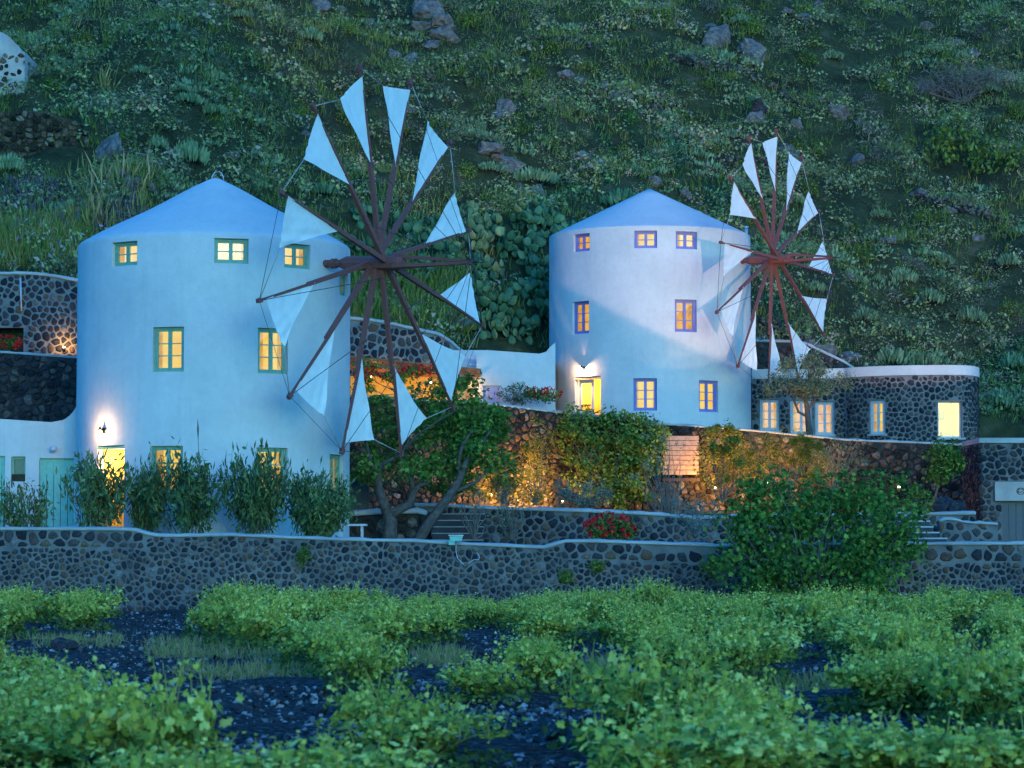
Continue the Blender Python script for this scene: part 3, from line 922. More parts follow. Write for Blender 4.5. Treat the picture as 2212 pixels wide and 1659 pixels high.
def on_cyl(C, Rr, px, py):
    t = th_at(C, Rr, px); Ys = C[1] - Rr * math.cos(t)
    return Vector((C[0] + Rr * math.sin(t), Ys, ZW(py, Ys))), Vector((math.sin(t), -math.cos(t), 0))
p, n = on_cyl(C1, R1, 226, 930)
wall_lamp('small iron lamp glowing above the door of the green windowed mill', p, n, 17 * LAMP * 3, 'lamps over the mill doors', .16)
p, n = on_cyl(C2, R2, 1262, 796)
wall_lamp('small iron lamp glowing above the door of the blue windowed mill', p, n, 75 * LAMP * 3, 'lamps over the mill doors')

# ------------------------------------------------------------------ annex beside the first mill
def flat_posf(px0, px1, Y):
    return poly_posf([(XW(px0, Y), Y), (XW(px1, Y), Y)])
def s_of(posf, px, Y): return XW(px, Y) - posf(0)[0][0]
root = empty('annex_house', (XW(80, 70.2), 70.2, .93), 'low white annex with teal doors joined to the green windowed mill', 'house')
AY = 70.2
pf = flat_posf(-110, 168, AY)
S = lambda px: s_of(pf, px, AY)
za = ZW(914, AY); zb = .93
ops = [(S(83), S(159), zb, ZW(990, AY), .16), (S(22), S(53), ZW(1040, AY), ZW(986, AY), .2), (S(-34), S(9), zb, ZW(985, AY), .16)]
shell('wall', root, pf, np.linspace(0, pf.length, 12), zb - .2, za, ops, M['white'], False)
prof_px = [(-110, 903), (0, 905), (60, 909), (108, 912), (135, 907), (150, 896), (160, 882), (168, 868)]
core_wall('parapet', root, pf, lambda s: float(np.interp(s, [S(p) for p, _ in prof_px], [ZW(y, AY) for _, y in prof_px])), za, .45, M['white'], .06)
for k, (s0, s1, a, bz, d) in enumerate(ops):
    cx = pf((s0 + s1) / 2)[0]; c = Vector((cx[0], AY, (a + bz) / 2)); w, h = s1 - s0, bz - a
    if k == 1:
        q = MB()
        for sx in (-1, 1): q.box(c + Vector((sx * (w / 2 - .03), .14, 0)), (.03, .03, h / 2))
        for sz in (-1, 1): q.box(c + Vector((0, .14, sz * (h / 2 - .03))), (w / 2 - .06, .028, .03))
        o = q.build('window', M['frame_green'], root, c)
        q = MB(); q.box(c + Vector((0, .15, 0)), (w / 2 - .05, .005, h / 2 - .05)); q.build('pane', M['glass'], o, c)
        q = MB(); q.box(c + Vector((0, .21, 0)), (w / 2, .005, h / 2)); q.build('dark_backing', M['door_dark'], o, c)  # dark panel behind the glass stands in for the shade of an unlit room
    else:
        q = MB(); q.box(c + Vector((0, .13, 0)), (w / 2, .02, h / 2))
        o = q.build('door', M['door_green'], root, c)
        for i in range(5):
            q = MB(); q.box(c + Vector(((i - 2) * w / 5, .105, -.0)), (w / 10 - .008, .012, h / 2 - .06)); q.build('plank', M['door_green'], o, c)
        for z in (-.25,):
            q = MB(); q.box(c + Vector((0, .09, z * h)), (w / 2 - .03, .008, .04)); q.build('rail', M['door_green'], o, c)
b = MB(); b.box(((pf(0)[0][0] + pf(pf.length)[0][0]) / 2, AY + 3.0, za - .15), (pf.length / 2, 2.6, .1)); b.build('roof', M['cap'], root)
p = PX(118, 970, AY)
g = empty('globe_lamp', p, 'small unlit white globe lamp over the teal door', 'wall lamp')
b = MB(); b.tube([p + Vector((0, -.16, -.085)), p + Vector((0, -.16, -.06)), p + Vector((0, -.16, 0)), p + Vector((0, -.16, .06)), p + Vector((0, -.16, .085))], [.02, .07, .095, .07, .02], 12); b.build('globe', M['frame_white'], g)
b = MB(); b.tube([p + Vector((0, 0, .02)), p + Vector((0, -.09, .02))], .03, 8); b.build('base', M['frame_white'], g)

# ------------------------------------------------------------------ stone walls
def prof_fn(posf, Y, pts):
    xs_ = [XW(p, Y) - posf(0)[0][0] for p, _ in pts]; zs_ = [ZW(y, Y) for _, y in pts]
    return lambda s: float(np.interp(s, xs_, zs_))
rs = random.Random(3)
# front wall along the vineyard
FY = 62.0
pf = flat_posf(-150, 2362, FY)
ftop = prof_fn(pf, FY, [(-150, 1142), (0, 1141), (120, 1141), (285, 1142), (305, 1147), (325, 1154), (360, 1156), (500, 1154), (750, 1164), (900, 1167), (975, 1172), (1150, 1180), (1188, 1181), (1204, 1171), (1218, 1167), (1300, 1168), (1550, 1177), (1800, 1176), (1985, 1173), (2362, 1172)])
root = empty('stone_wall', (0, FY, 0), 'long wall of dark lava stones in grey mortar along the vineyard', 'wall')
core_wall('mortar', root, pf, lambda s: ftop(s) - .03, -.2, .42, M['mortar'], .12)
cap_strip('coping', root, pf, lambda s: ftop(s) - .03, .06, .035, .44, M['cap'], .25, .012)
S = lambda px: s_of(pf, px, FY)
def band(px, s=None): return px
def big(s):
    # coursed big stones along the top of some stretches
    return s < S(318) or S(1212) < s < S(1560) or s > S(1985)
bt = lambda s: ftop(s) - .05
bm = lambda s: ftop(s) - .43
cells = []
for a, b_ in ((0, S(316)), (S(1214), S(1560)), (S(1985), pf.length)):
    cells += stone_cells(a, b_, bm, bt, .25, .024, rng=rs, drop=.05, aspect=1.1)
for a, b_ in ((0, S(316)), (S(1214), S(1560)), (S(1985), pf.length)):
    cells += stone_cells(a, b_, lambda s: .0, lambda s: bm(s) - .02, .122, .022, rng=rs, drop=.2, jit=.5)
for a, b_ in ((S(316), S(1214)), (S(1560), S(1985))):
    cells += stone_cells(a, b_, lambda s: .0, bt, .125, .023, rng=rs, drop=.2, jit=.5)
vis = []
for c in cells:
    sx = sum(p[0] for p in c[1]) / len(c[1]); zz = sum(p[1] for p in c[1]) / len(c[1])
    hid = S(1570) < sx < S(1975) or sx < S(0) or sx > S(2212) or zz < .35
    vis.append((c[0] * (.01 if hid else 1), c))
vis.sort(key=lambda t: -t[0])
lay_stones(root, pf, [c for _, c in vis], M['stone'], .035, rs)

# dry wall and retaining wall up on the left
root = empty('dry_stone_wall', (XW(80, 76), 76, 4.6), 'dark dry laid stone wall above the white annex', 'wall')
pf = flat_posf(-110, 240, 76.)
lt = prof_fn(pf, 76., [(-110, 752), (0, 756), (162, 768), (240, 770)])
core_wall('core', root, pf, lambda s: lt(s) - .06, 3.2, .4, M['core'])
cap_strip('coping', root, pf, lambda s: lt(s) - .07, .06, .03, .4, M['cap'], .3, .012)
lay_stones(root, pf, stone_cells(0, pf.length, lambda s: 4.55, lambda s: lt(s) - .08, .16, .014, rng=rs, drop=.2, aspect=1.4, jit=.5), M['darkstone'], .07, rs, smooth=False)
UY = 84.2
pf = flat_posf(-110, 300, UY)
S = lambda px: s_of(pf, px, UY)
root = empty('retaining_wall', (XW(80, UY), UY, 6.98), 'curving stone wall with white coping and flower niche above the dry wall', 'wall')
zt = ZW(610, UY)
nich = (S(-14), S(46), 7.0, ZW(708, UY), .4)
shell('mortar', root, pf, np.linspace(0, pf.length, 20), 6.6, zt, [nich], M['mortar_light'], False)
q = MB(); q.box((XW(16, UY), UY + .42, 7.35), ((nich[1] - nich[0]) / 2, .02, .45)); q.build('niche_back', M['core'], root)
ut = prof_fn(pf, UY, [(-110, 592), (0, 592), (60, 592), (110, 597), (162, 608), (300, 625)])
core_wall('upper_mortar', root, pf, lambda s: max(ut(s), zt + .02), zt, .4, M['mortar_light'])
cap_strip('coping', root, pf, lambda s: max(ut(s), zt + .02), .09, .06, .4, M['cap'], .3, .012)
lay_stones(root, pf, stone_cells(0, pf.length, lambda s: 6.98, lambda s: ut(s) - .02, .21, .026, [nich[:4]], rs, .08, 1.05), M['stone'], .035, rs, vpow=1.5)
p0, p1 = PX(44, 600, UY - .08), PX(46, 672, UY - .08)
b = MB(); b.tube([p0, p1], .03, 8)
tag(b.build('drain_pipe', M['steel'], None, p1), 'thin pale vertical pipe on the stone wall above the niche', 'pipe')

# capped wall behind the pergola
CY2 = 92.6
pf = flat_posf(735, 1002, CY2)
root = empty('retaining_wall', (XW(870, CY2), CY2, 7.), 'stone wall with curving white coping behind the pergola', 'wall')
ct = prof_fn(pf, CY2, [(735, 684), (750, 686), (800, 690), (850, 699), (900, 711), (925, 716), (945, 720), (960, 728), (975, 738), (990, 752), (1002, 760)])
core_wall('mortar', root, pf, lambda s: ct(s) - .04, 5.0, .4, M['mortar_light'])
cap_strip('coping', root, pf, lambda s: ct(s) - .05, .11, .05, .4, M['cap'], .2, .012)
lay_stones(root, pf, stone_cells(0, pf.length, lambda s: 6.9, lambda s: ct(s) - .08, .235, .03, rng=rs, drop=.08, aspect=1.05), M['stone'], .035, rs, vpow=1.6)

# low white house with the pergola
HYY = 90.6
root = empty('white_house', (XW(1110, HYY), HYY, 5.05), 'low white house wall joining the blue windowed mill, with lilac door', 'house')
pf = flat_posf(1029, 1200, HYY)
S = lambda px: s_of(pf, px, HYY)
op = [(S(1043), S(1079), ZW(900, HYY), ZW(833, HYY), .14)]
zt = ZW(768, HYY)
shell('wall', root, pf, np.linspace(0, pf.length, 8), 5.0, zt, op, M['white'], False)
hp = prof_fn(pf, HYY, [(1029, 760), (1050, 756), (1120, 761), (1165, 764), (1180, 760), (1188, 750), (1200, 740)])
core_wall('parapet', root, pf, hp, zt, .4, M['white'], .06)
s0, s1, a, bz, d = op[0]
c = Vector((pf((s0 + s1) / 2)[0][0], HYY + .1, (a + bz) / 2))
q = MB(); q.box(c, ((s1 - s0) / 2, .02, (bz - a) / 2)); o = q.build('door', M['lilac'], root, c)
for i in (-1, 0, 1):
    q = MB(); q.box(c + Vector((i * (s1 - s0) / 3, -.025, 0)), ((s1 - s0) / 6 - .008, .01, (bz - a) / 2 - .05)); q.build('plank', M['lilac'], o, c)
b = MB(); b.box((XW(1005, 92.0), 92.0, (ZW(757, 92) + 5) / 2), (.75, .15, (ZW(757, 92) - 5) / 2)); b.build('rear_wall', M['white'], root)
b = MB(); b.box((XW(1029, HYY) - .1, HYY + .85, (ZW(800, HYY) + 5) / 2), (.1, .8, (ZW(800, HYY) - 5) / 2)); b.build('side_wall', M['white'], root)
b = MB(); b.box((XW(1115, HYY), HYY + 2., zt - .2), (1.35, 1.55, .1)); b.build('roof', M['cap'], root)

PYF, PYB = 88.6, 91.6
root = empty('pergola', (XW(900, 90), 90, 5.05), 'timber pergola roof glowing orange underneath beside the white house', 'pergola')
def pz(px): return float(np.interp(px, [745, 1040], [ZW(772, 89), ZW(802, 89)]))
for i, px in enumerate((748, 800, 852, 904, 956, 1008, 1034)):
    x = XW(px, 90); q = MB(); q.beam((x, PYF - .25, pz(px) - .06), (x, PYB, pz(px) - .06), .10, .10); q.build('rafter', M['timber'], root, (x, PYF, pz(px)))
for Yb_ in (PYF, PYB - .1):
    q = MB(); q.beam((XW(742, 90), Yb_, pz(742) - .17), (XW(1038, 90), Yb_, pz(1038) - .17), .12, .12); q.build('beam', M['timber'], root, (XW(742, 90), Yb_, pz(742)))
for i in range(18):
    Yc = PYF - .2 + i * (PYB - PYF + .1) / 17
    q = MB(); q.beam((XW(742, 90), Yc, pz(742) + .02), (XW(1040, 90), Yc, pz(1040) + .02), .055, .055); q.build('lath', M['timber'], root, (XW(742, 90), Yc, pz(742)))
for px in (752, 870, 985):
    x = XW(px, 90); q = MB(); q.beam((x, PYF, 5.0), (x, PYF, pz(px) - .22), .12, .12, (0, 1, 0)); q.build('post', M['timber'], root, (x, PYF, 5.05))
b = MB(); b.box((XW(890, 92), 92.0, 6.2), (2.15, .06, 1.15)); b.build('ochre_wall', M['ochre'], root)
for px in (800, 930, 1012):
    p = Vector((XW(px, 90.3), 90.3, pz(px) - .45))
    g = empty('pendant_lamp', p, 'warm lamp hanging under the pergola laths', 'lamp', 'lamps under the pergola')
    q = MB(); q.tube([p + Vector((0, 0, .33)), p + Vector((0, 0, .08)), p + Vector((0, 0, 0))], [.006, .012, .05], 8, cap=False); q.build('lamp_shade', M['metal'], g, p)
    q = MB(); q.tube([p + Vector((0, 0, .03)), p + Vector((0, 0, -.02)), p + Vector((0, 0, -.05))], [.015, .03, .012], 8); q.build('bulb', M['bulb'], g, p)
    point_light('lamp_light', p - Vector((0, 0, .08)), WARM, (9 if px > 1000 else 30) * LAMP * 3, .04, g)

# retaining wall of the mill terrace
pf = poly_posf(smooth_pts([(XW(735, 88.6), 88.6), (XW(1040, 88.6), 88.6), (XW(1425, 88.6), 88.6), (XW(1830, 89.6), 89.6), (XW(2140, 89.8), 89.8)], 1))
root = empty('retaining_wall', (XW(1500, 88.8), 88.8, 2.4), 'rough rubble retaining wall under the blue windowed mill, lit by garden lamps', 'wall')
def px_s(pf, s):
    p, _ = pf(s); return to_px((p[0], p[1], 4))[0]
def ft(s):
    px = px_s(pf, s); Y_ = pf(s)[0][1]
    return ZW(float(np.interp(px, [735, 1040, 1065, 1190, 1300, 1425, 1620, 1830, 1990, 2110, 2140], [850, 866, 869, 884, 896, 911, 925, 946, 952, 958, 958])), Y_)
core_wall('core', root, pf, lambda s: ft(s) - .06, 2.2, .45, M['core'])
cap_strip('coping', root, pf, lambda s: ft(s) - .08, .06, .02, .4, M['cap'], .3, .02)
lay_stones(root, pf, stone_cells(0, pf.length, lambda s: 2.42, lambda s: ft(s) - .08, .165, .014, rng=rs, drop=.22, aspect=1.5, jit=.5), M['rubble'], .08, rs, smooth=False)

# lower garden walls
G1 = 76.2
pf = flat_posf(885, 2108, G1)
root = empty('garden_wall', (XW(1200, G1), G1, .93), 'low mortared stone wall below the lamp lit garden bed', 'wall')
gt = prof_fn(pf, G1, [(885, 1088), (980, 1090), (1040, 1094), (1300, 1102), (1420, 1108), (1500, 1116), (1600, 1112), (1900, 1107), (2135, 1106)])
core_wall('mortar', root, pf, lambda s: gt(s) - .05, .5, .4, M['mortar'])
cap_strip('coping', root, pf, lambda s: gt(s) - .06, .08, .05, .42, M['cap'], .3, .02)
lay_stones(root, pf, stone_cells(0, pf.length, lambda s: .9, lambda s: gt(s) - .08, .20, .024, rng=rs, drop=.1), M['stone'], .04, rs)
G2 = 71.5
pf = flat_posf(750, 922, G2)
root = empty('garden_wall', (XW(840, G2), G2, .93), 'short stone wall with thick pale coping behind the old fig trunk', 'wall')
gt2 = prof_fn(pf, G2, [(750, 1104), (820, 1100), (850, 1098), (900, 1098), (922, 1102)])
core_wall('mortar', root, pf, lambda s: gt2(s) - .1, .5, .4, M['core'])
cap_strip('coping', root, pf, lambda s: gt2(s) - .12, .12, .10, .42, M['cap'], .25, .03)
lay_stones(root, pf, stone_cells(0, pf.length, lambda s: .9, lambda s: gt2(s) - .13, .32, .03, rng=rs, drop=.1), M['rubble'], .06, rs)
root = empty('garden_stairs', (XW(985, 74), 74, .93), 'dark slate garden stairs between the low stone walls', 'stairs')
for i in range(8):
    z = .93 + (i + 1) * .185; Y0 = 72.4 + i * .46
    q = MB(); q.box((XW(988, 74), (Y0 + 76.1) / 2, z - .09), (.72, (76.1 - Y0) / 2, .0935 - .02 * 0)); o = q.build('step', M['slate'], root, (XW(988, 74), Y0, z))
    q = MB(); q.box((XW(988, 74), Y0 - .012, z - .006), (.735, .02, .012)); q.build('nosing', M['cap'], o, (XW(988, 74), Y0, z))
b = MB(); b.add([PX(757, 1100, 75.9), PX(796, 1100, 75.9), PX(796, 1050, 75.9), PX(782, 1030, 75.9), PX(757, 1012, 75.9)] + [v + Vector((0, .12, 0)) for v in (PX(757, 1100, 75.9), PX(796, 1100, 75.9), PX(796, 1050, 75.9), PX(782, 1030, 75.9), PX(757, 1012, 75.9))],
      [(0, 1, 2, 3, 4), (9, 8, 7, 6, 5), (0, 5, 6, 1), (1, 6, 7, 2), (2, 7, 8, 3), (3, 8, 9, 4), (4, 9, 5, 0)])
b.box(PX(777, 1075, 75.86), (.22, .02, .01)); b.box(PX(797, 1075, 75.86), (.015, .03, .32))
tag(b.build('gate', M['door_dark'], None, PX(777, 1100, 75.9)), 'dark slate coloured gate with sloping top beside the green windowed mill', 'gate')
t = empty('garden_table', PX(766, 1165, 67.5), 'small white garden table at the foot of the green windowed mill', 'table')
tp = PX(762, 1134, 67.5)
q = MB(); q.box(tp, (.36, .28, .025)); q.build('table_top', M['frame_white'], t, tp)
for sx in (-.28, .24):
    for sy in (-.2, .2):
        q = MB(); q.beam(tp + Vector((sx, sy, 0)), Vector((tp.x + sx, tp.y + sy, .93)), .05, .04, (0, 1, 0)); q.build('leg', M['frame_white'], t, tp)
# box on the wall with its cable
p = PX(985, 1163, 61.8)
t = empty('flood_lamp', p, 'pale green lamp box on the vineyard wall with white cable', 'lamp')
q = MB(); q.add([p + Vector(v) for v in ((-.13, -.1, -.06), (.13, -.1, -.06), (.16, -.1, .06), (-.15, -.1, .045), (-.13, .1, -.06), (.13, .1, -.06), (.16, .1, .06), (-.15, .1, .045))], [(0, 1, 2, 3), (7, 6, 5, 4), (0, 4, 5, 1), (1, 5, 6, 2), (2, 6, 7, 3), (3, 7, 4, 0)])
q.build('housing', M['door_green'], t, p)
q = MB(); q.box(p + Vector((.0, -.0, .07)), (.17, .12, .012)); q.build('lid', M['frame_white'], t, p)
q = MB(); q.box(p + Vector((-.1, 0, -.1)), (.07, .07, .05)); q.build('foot', M['door_green'], t, p)
cab = [PX(x, y, 61.9) for x, y in ((985, 1172), (985, 1190), (988, 1205), (996, 1214), (1003, 1221), (1010, 1222), (1015, 1214), (1024, 1209), (1034, 1209), (1036, 1203), (1030, 1193))]
q = MB(); q.tube(cab, .009, 5); q.build('cable', M['frame_white'], t, cab[0])
# plank hatch on the retaining wall
root = empty('plank_hatch', PX(1472, 1028, 88.4), 'weathered pale plank hatch on the rubble retaining wall', 'hatch')
for i in range(8):
    z = ZW(1025 - i * 10.6, 88.3); q = MB(); q.box((XW(1472, 88.3), 88.36, z + .07), (.60 - .01 * (i % 3), .03, .073)); q.build('plank', M['planks'], root, (XW(1472, 88.3), 88.36, z))
q = MB(); q.box((XW(1472, 88.3), 88.36, ZW(1036, 88.3)), (.62, .05, .05)); q.build('ledge', M['wood_tip'], root, (XW(1472, 88.3), 88.36, ZW(1036, 88.3)))

# ------------------------------------------------------------------ stone house on the right
root = empty('stone_house', (XW(1900, 93), 93, 5.05), 'flat roofed lava stone house with white roof edge and rounded front', 'house')
plan = smooth_pts([(XW(1626, 94.6), 94.6), (XW(1826, 94.2), 94.2), (XW(1838, 93.6), 93.6), (XW(1925, 92.6), 92.6), (XW(2060, 92.2), 92.2), (XW(2108, 92.7), 92.7), (XW(2122, 94.5), 94.5), (XW(2122, 94.5) + .1, 99.5)], 2)
pf = poly_posf(plan)
SZ0, SZ1 = 4.7, 7.42
def s_px(pf, px, z=6.):
    best = min(np.linspace(0, pf.length * .86, 1500), key=lambda s: abs(to_px((*pf(s)[0], z))[0] - px)); return float(best)
wd = [(1662, 863, 930, 1642, 1683, M['lit_pink'], 3), (1731, 865, 938, 1708, 1755, M['lit_pink'], 3), (1781, 868, 940, 1762, 1802, M['lit_pink'], 3), (1895, 865, 938, 1881, 1911, M['lit_yellow'], 3)]
ops = []; info = []
for c_, y0, y1, a, b_, lit, rows in wd:
    s = s_px(pf, c_); w = (b_ - a) / FPX * pf(s)[0][1] / max(.5, -pf(s)[1].y) ; Y_ = pf(s)[0][1]
    o = (s - w / 2, s + w / 2, ZW(y1, Y_), ZW(y0, Y_), .3); ops.append(o); info.append((o, lit, rows))
s = s_px(pf, 2053); Y_ = pf(s)[0][1]; bigw = (s - .43, s + .43, ZW(946, Y_), ZW(866, Y_), .34); ops.append(bigw)
shell('wall', root, pf, [k for k in np.linspace(0, pf.length, 70)], SZ0, SZ1, ops, M['mortar_light'], True)
for o, lit, rows in info:
    sm = (o[0] + o[1]) / 2; p, n = pf(sm)
    window(root, Vector((p[0], p[1], (o[2] + o[3]) / 2)), n, o[1] - o[0] - .01, o[3] - o[2] - .01, rows, M['frame_white'], lit, inset=.12, sill=True)
sm = (bigw[0] + bigw[1]) / 2; p, n = pf(sm)
wc = Vector((p[0], p[1], (bigw[2] + bigw[3]) / 2)); r_ = Vector((-n.y, n.x, 0)); w, h = bigw[1] - bigw[0], bigw[3] - bigw[2]
q = MB()
for sx in (-1, 1): q.box(wc - n * .22 + r_ * (sx * (w / 2 - .03)), (.03, .03, h / 2), r_, (0, 0, 1), n)
for sz in (-1, 1): q.box(wc - n * .22 + Vector((0, 0, sz * (h / 2 - .03))), (w / 2 - .06, .028, .03), r_, (0, 0, 1), n)
o = q.build('picture_window', M['frame_white'], root, wc)
q = MB(); q.box(wc - n * .22, (w / 2 - .05, .005, h / 2 - .05), r_, (0, 0, 1), n); q.build('pane', M['glass'], o, wc)
q = MB(); q.box(wc + n * .05 - Vector((0, 0, h / 2 + .03)), (w / 2 + .08, .08, .03), r_, (0, 0, 1), n); q.build('sill', M['cap'], o, wc)
q = MB(); D = 2.0; rc = wc - r_ * .25
q.box(rc - n * (.36 + D), (.95, .03, 1.1), r_, (0, 0, 1), n)
for sx in (-1, 1): q.box(rc - n * (.36 + D / 2) + r_ * (sx * .95), (.03, D / 2, 1.1), r_, (0, 0, 1), n)
for sz in (-1, 1): q.box(rc - n * (.36 + D / 2) + Vector((0, 0, sz * 1.1)), (.95, D / 2, .03), r_, (0, 0, 1), n)
q.build('lit_room', M['room'], root, wc)
q = MB(); q.box(wc - n * (.30 + D) + r_ * .15 + Vector((0, 0, .25)), (.2, .012, .16), r_, (0, 0, 1), n); q.box(wc - n * (.28 + D) + r_ * .15 + Vector((0, 0, .25)), (.15, .012, .11), r_, (0, 0, 1), n); q.build('picture_frame', M['frame_white'], root, wc)
point_light('room_light', wc - n * 1.1 + Vector((-.7, 0, .75)), (1.0, .50, .14), 26 * LAMP * 3, .15, root)
holes = [(a - .02, b_ + .02, c_ - .02, d_ + .02) for a, b_, c_, d_, _ in ops]
lay_stones(root, pf, stone_cells(0, pf.length * .9, lambda s: 4.75, lambda s: SZ1 - .0, .175, .022, holes, rs, .08, 1.1), M['darkstone'], .03, rs, vpow=1.2)
core_wall('roof_edge', root, pf, lambda s: 7.76, SZ1, .5, M['roof'], .15, .045)
b = MB(); b.add([(x, y, 7.5) for x, y in plan] + [(XW(1626, 94.6), 99.5, 7.5)], [tuple(range(len(plan) + 1))]); b.build('roof', M['roof'], root)
# sloping white topped wall behind it
BY = 98.4
pf = flat_posf(1600, 1862, BY)
root = empty('hill_wall', (XW(1730, BY), BY, 6), 'dark stone wall with sloping white coping behind the stone house', 'wall')
ht = prof_fn(pf, BY, [(1600, 733), (1725, 735), (1745, 740), (1790, 762), (1825, 778), (1845, 791), (1862, 802)])
core_wall('core', root, pf, lambda s: ht(s) - .06, 5.0, .4, M['core'])
cap_strip('coping', root, pf, lambda s: ht(s) - .07, .09, .04, .4, M['cap'], .2, .015)
lay_stones(root, pf, stone_cells(0, pf.length, lambda s: 7.2, lambda s: ht(s) - .08, .24, .03, rng=rs, drop=.1), M['darkstone'], .05, rs)

# storage building with the concrete lintel at the right edge
GY = 84.0
root = empty('storage_building', (XW(2170, GY), GY, .93), 'stone storage building with pale concrete lintel over a slate blue door', 'building')
pf = poly_posf([(XW(2118, GY) + .02, GY + 3.2), (XW(2118, GY), GY), (XW(2330, GY), GY)])
S0 = 3.2
zt = ZW(957, GY)
dz = ZW(1082, GY); lz = ZW(1041, GY)
dop = (S0 + XW(2166, GY) - XW(2118, GY), S0 + XW(2320, GY) - XW(2118, GY), .95, dz, .3)
shell('mortar', root, pf, np.linspace(0, pf.length, 24), .5, zt, [dop], M['mortar'], False)
lop = (S0 + XW(2148, GY) - XW(2118, GY), S0 + XW(2330, GY) - XW(2118, GY), dz - .02, lz + .02)
lay_stones(root, pf, stone_cells(.05, pf.length, lambda s: .9, lambda s: zt - .0, .19, .022, [dop[:4], lop], rs, .1, 1.3), M['darkstone'], .05, rs)
b = MB(); b.box((XW(2240, GY), GY + 1.5, zt + .08), (XW(2240, GY) - XW(2116, GY), 1.62, .08)); b.build('roof_edge', M['cap'], root)
lx0, lx1 = XW(2149, GY), XW(2330, GY)
b = MB(); b.box(((lx0 + lx1) / 2, GY - .02, (dz + lz) / 2), ((lx1 - lx0) / 2, .12, (lz - dz) / 2)); lint = b.build('lintel', M['concrete'], root)
ec = PX(2205, 1061, GY - .145)
q = MB()
q.tube([ec + Vector((.125 * math.cos(a), 0, .105 * math.sin(a))) for a in np.linspace(0, 2 * math.pi, 25)], .013, 5)
q.tube([ec + Vector((.085 * math.cos(a), 0, .02 + .05 * math.sin(a))) for a in np.linspace(-.3, math.pi + .9, 14)], .011, 5)
q.tube([ec + Vector((x, 0, -.03 + .012 * math.sin(x * 40))) for x in np.linspace(-.11, .11, 9)], .011, 5)
q.build('emblem', M['wood_tip'], lint, ec)
dc = Vector(((XW(2166, GY) + XW(2320, GY)) / 2, GY + .2, (.95 + dz) / 2)); dw = (XW(2320, GY) - XW(2166, GY)) / 2; dh = (dz - .95) / 2
q = MB(); q.box(dc, (dw, .02, dh)); o = q.build('door', M['door_dark'], root, dc)
for i in range(10):
    q = MB(); q.box(dc + Vector(((i - 4.5) * dw / 5, -.03, 0)), (dw / 10 - .012, .012, dh - .05)); q.build('plank', M['door_dark'], o, dc)
q = MB(); q.box(Vector((XW(2170, GY), GY + .12, dc.z)), (.05, .04, dh)); q.build('door_post', M['door_dark'], o, dc)
# little wall and steps in front of it
LY = 72.
pf = flat_posf(2030, 2156, LY)
root = empty('garden_wall', (XW(2090, LY), LY, .93), 'small stone wall with pale uneven coping beside the garden steps', 'wall')
gt3 = prof_fn(pf, LY, [(2030, 1122), (2040, 1117), (2060, 1118), (2085, 1124), (2120, 1126), (2156, 1128)])
core_wall('mortar', root, pf, lambda s: gt3(s) - .05, .5, .4, M['mortar'])
cap_strip('coping', root, pf, lambda s: gt3(s) - .06, .06, .04, .42, M['cap'], .15, .02)
lay_stones(root, pf, stone_cells(0, pf.length, lambda s: .9, lambda s: gt3(s) - .07, .26, .045, rng=rs, drop=.05), M['stone'], .04, rs)
root = empty('garden_steps', (XW(2000, 71), 71, .93), 'short flight of rough stone steps beside the big fig bush', 'stairs')
for i in range(9):
    z = .93 + .155 * (i + 1); Y0 = 69.0 + i * .42; x0, x1 = XW(1930, 71), XW(2056 - i * 5, 71) + rs.uniform(-.06, .06)
    q = MB(); q.box(((x0 + x1) / 2, (Y0 + 73.5) / 2, z - .08), ((x1 - x0) / 2, (73.5 - Y0) / 2, .075)); o = q.build('step', M['slate'], root, (x0, Y0, z))
    q = MB(); q.box(((x0 + x1) / 2, Y0 + .1, z), ((x1 - x0) / 2 + .02, .13, .02)); q.build('tread', M['cap'], o, (x0, Y0, z))
# ruined vaulted hut at the top left
hp_ = hill_hit(10, 205)
YR = hp_.y
root = empty('ruined_hut', hp_, 'ruined barrel vaulted hut with flaking plaster high on the hillside', 'ruin')
x1 = XW(42, YR); x0 = x1 - 3.2; zb = hp_.z - .4; zk = ZW(112, YR); zt = ZW(64, YR)
b = MB(); b.box(((x0 + x1) / 2, YR + 1.5, (zb + zk) / 2), ((x1 - x0) / 2, 1.5, (zk - zb) / 2)); b.build('wall', M['concrete'], root)
V = []; F = []; n = 13; xr = XW(24, YR); xc = xr - (zt - zk) * 1.25
for yy in (YR + .02, YR + 3):
    for i in range(n): a = math.pi * i / (n - 1); V.append((xc + (xr - xc) * math.cos(a), yy, zk + (zt - zk) * math.sin(a)))
F = [tuple(range(n - 1, -1, -1)), tuple(range(n, 2 * n))] + [(i, i + 1, n + i + 1, n + i) for i in range(n - 1)]
b = MB(); b.add(V, F, True); b.build('vault', M['concrete'], root)
pf = poly_posf([(x0, YR - .01), (x1, YR - .01)])
lay_stones(root, pf, [c for c in stone_cells(0, pf.length, lambda s: zb, lambda s: zk,   .17, .03, rng=rs, drop=.2) if rs.random() < .6], M['rubble'], .03, rs)

base = hill_hit(90, 325)
TY = base.y
root = empty('terrace_wall', base, 'high ruined terrace wall below the vaulted hut', 'wall')
pf = flat_posf(-90, 186, TY)
tt = prof_fn(pf, TY, [(-90, 238), (0, 240), (60, 236), (110, 243), (140, 250), (165, 262), (180, 285), (186, 310)])
core_wall('core', root, pf, lambda s: tt(s) - .1, base.z - .6, 1.6, M['hill'])
lay_stones(root, pf, stone_cells(0, pf.length, lambda s: base.z - .3, lambda s: tt(s) - .02, .19, .014, rng=rs, drop=.2, aspect=1.4, jit=.5), M['rubble'], .09, rs, smooth=False)

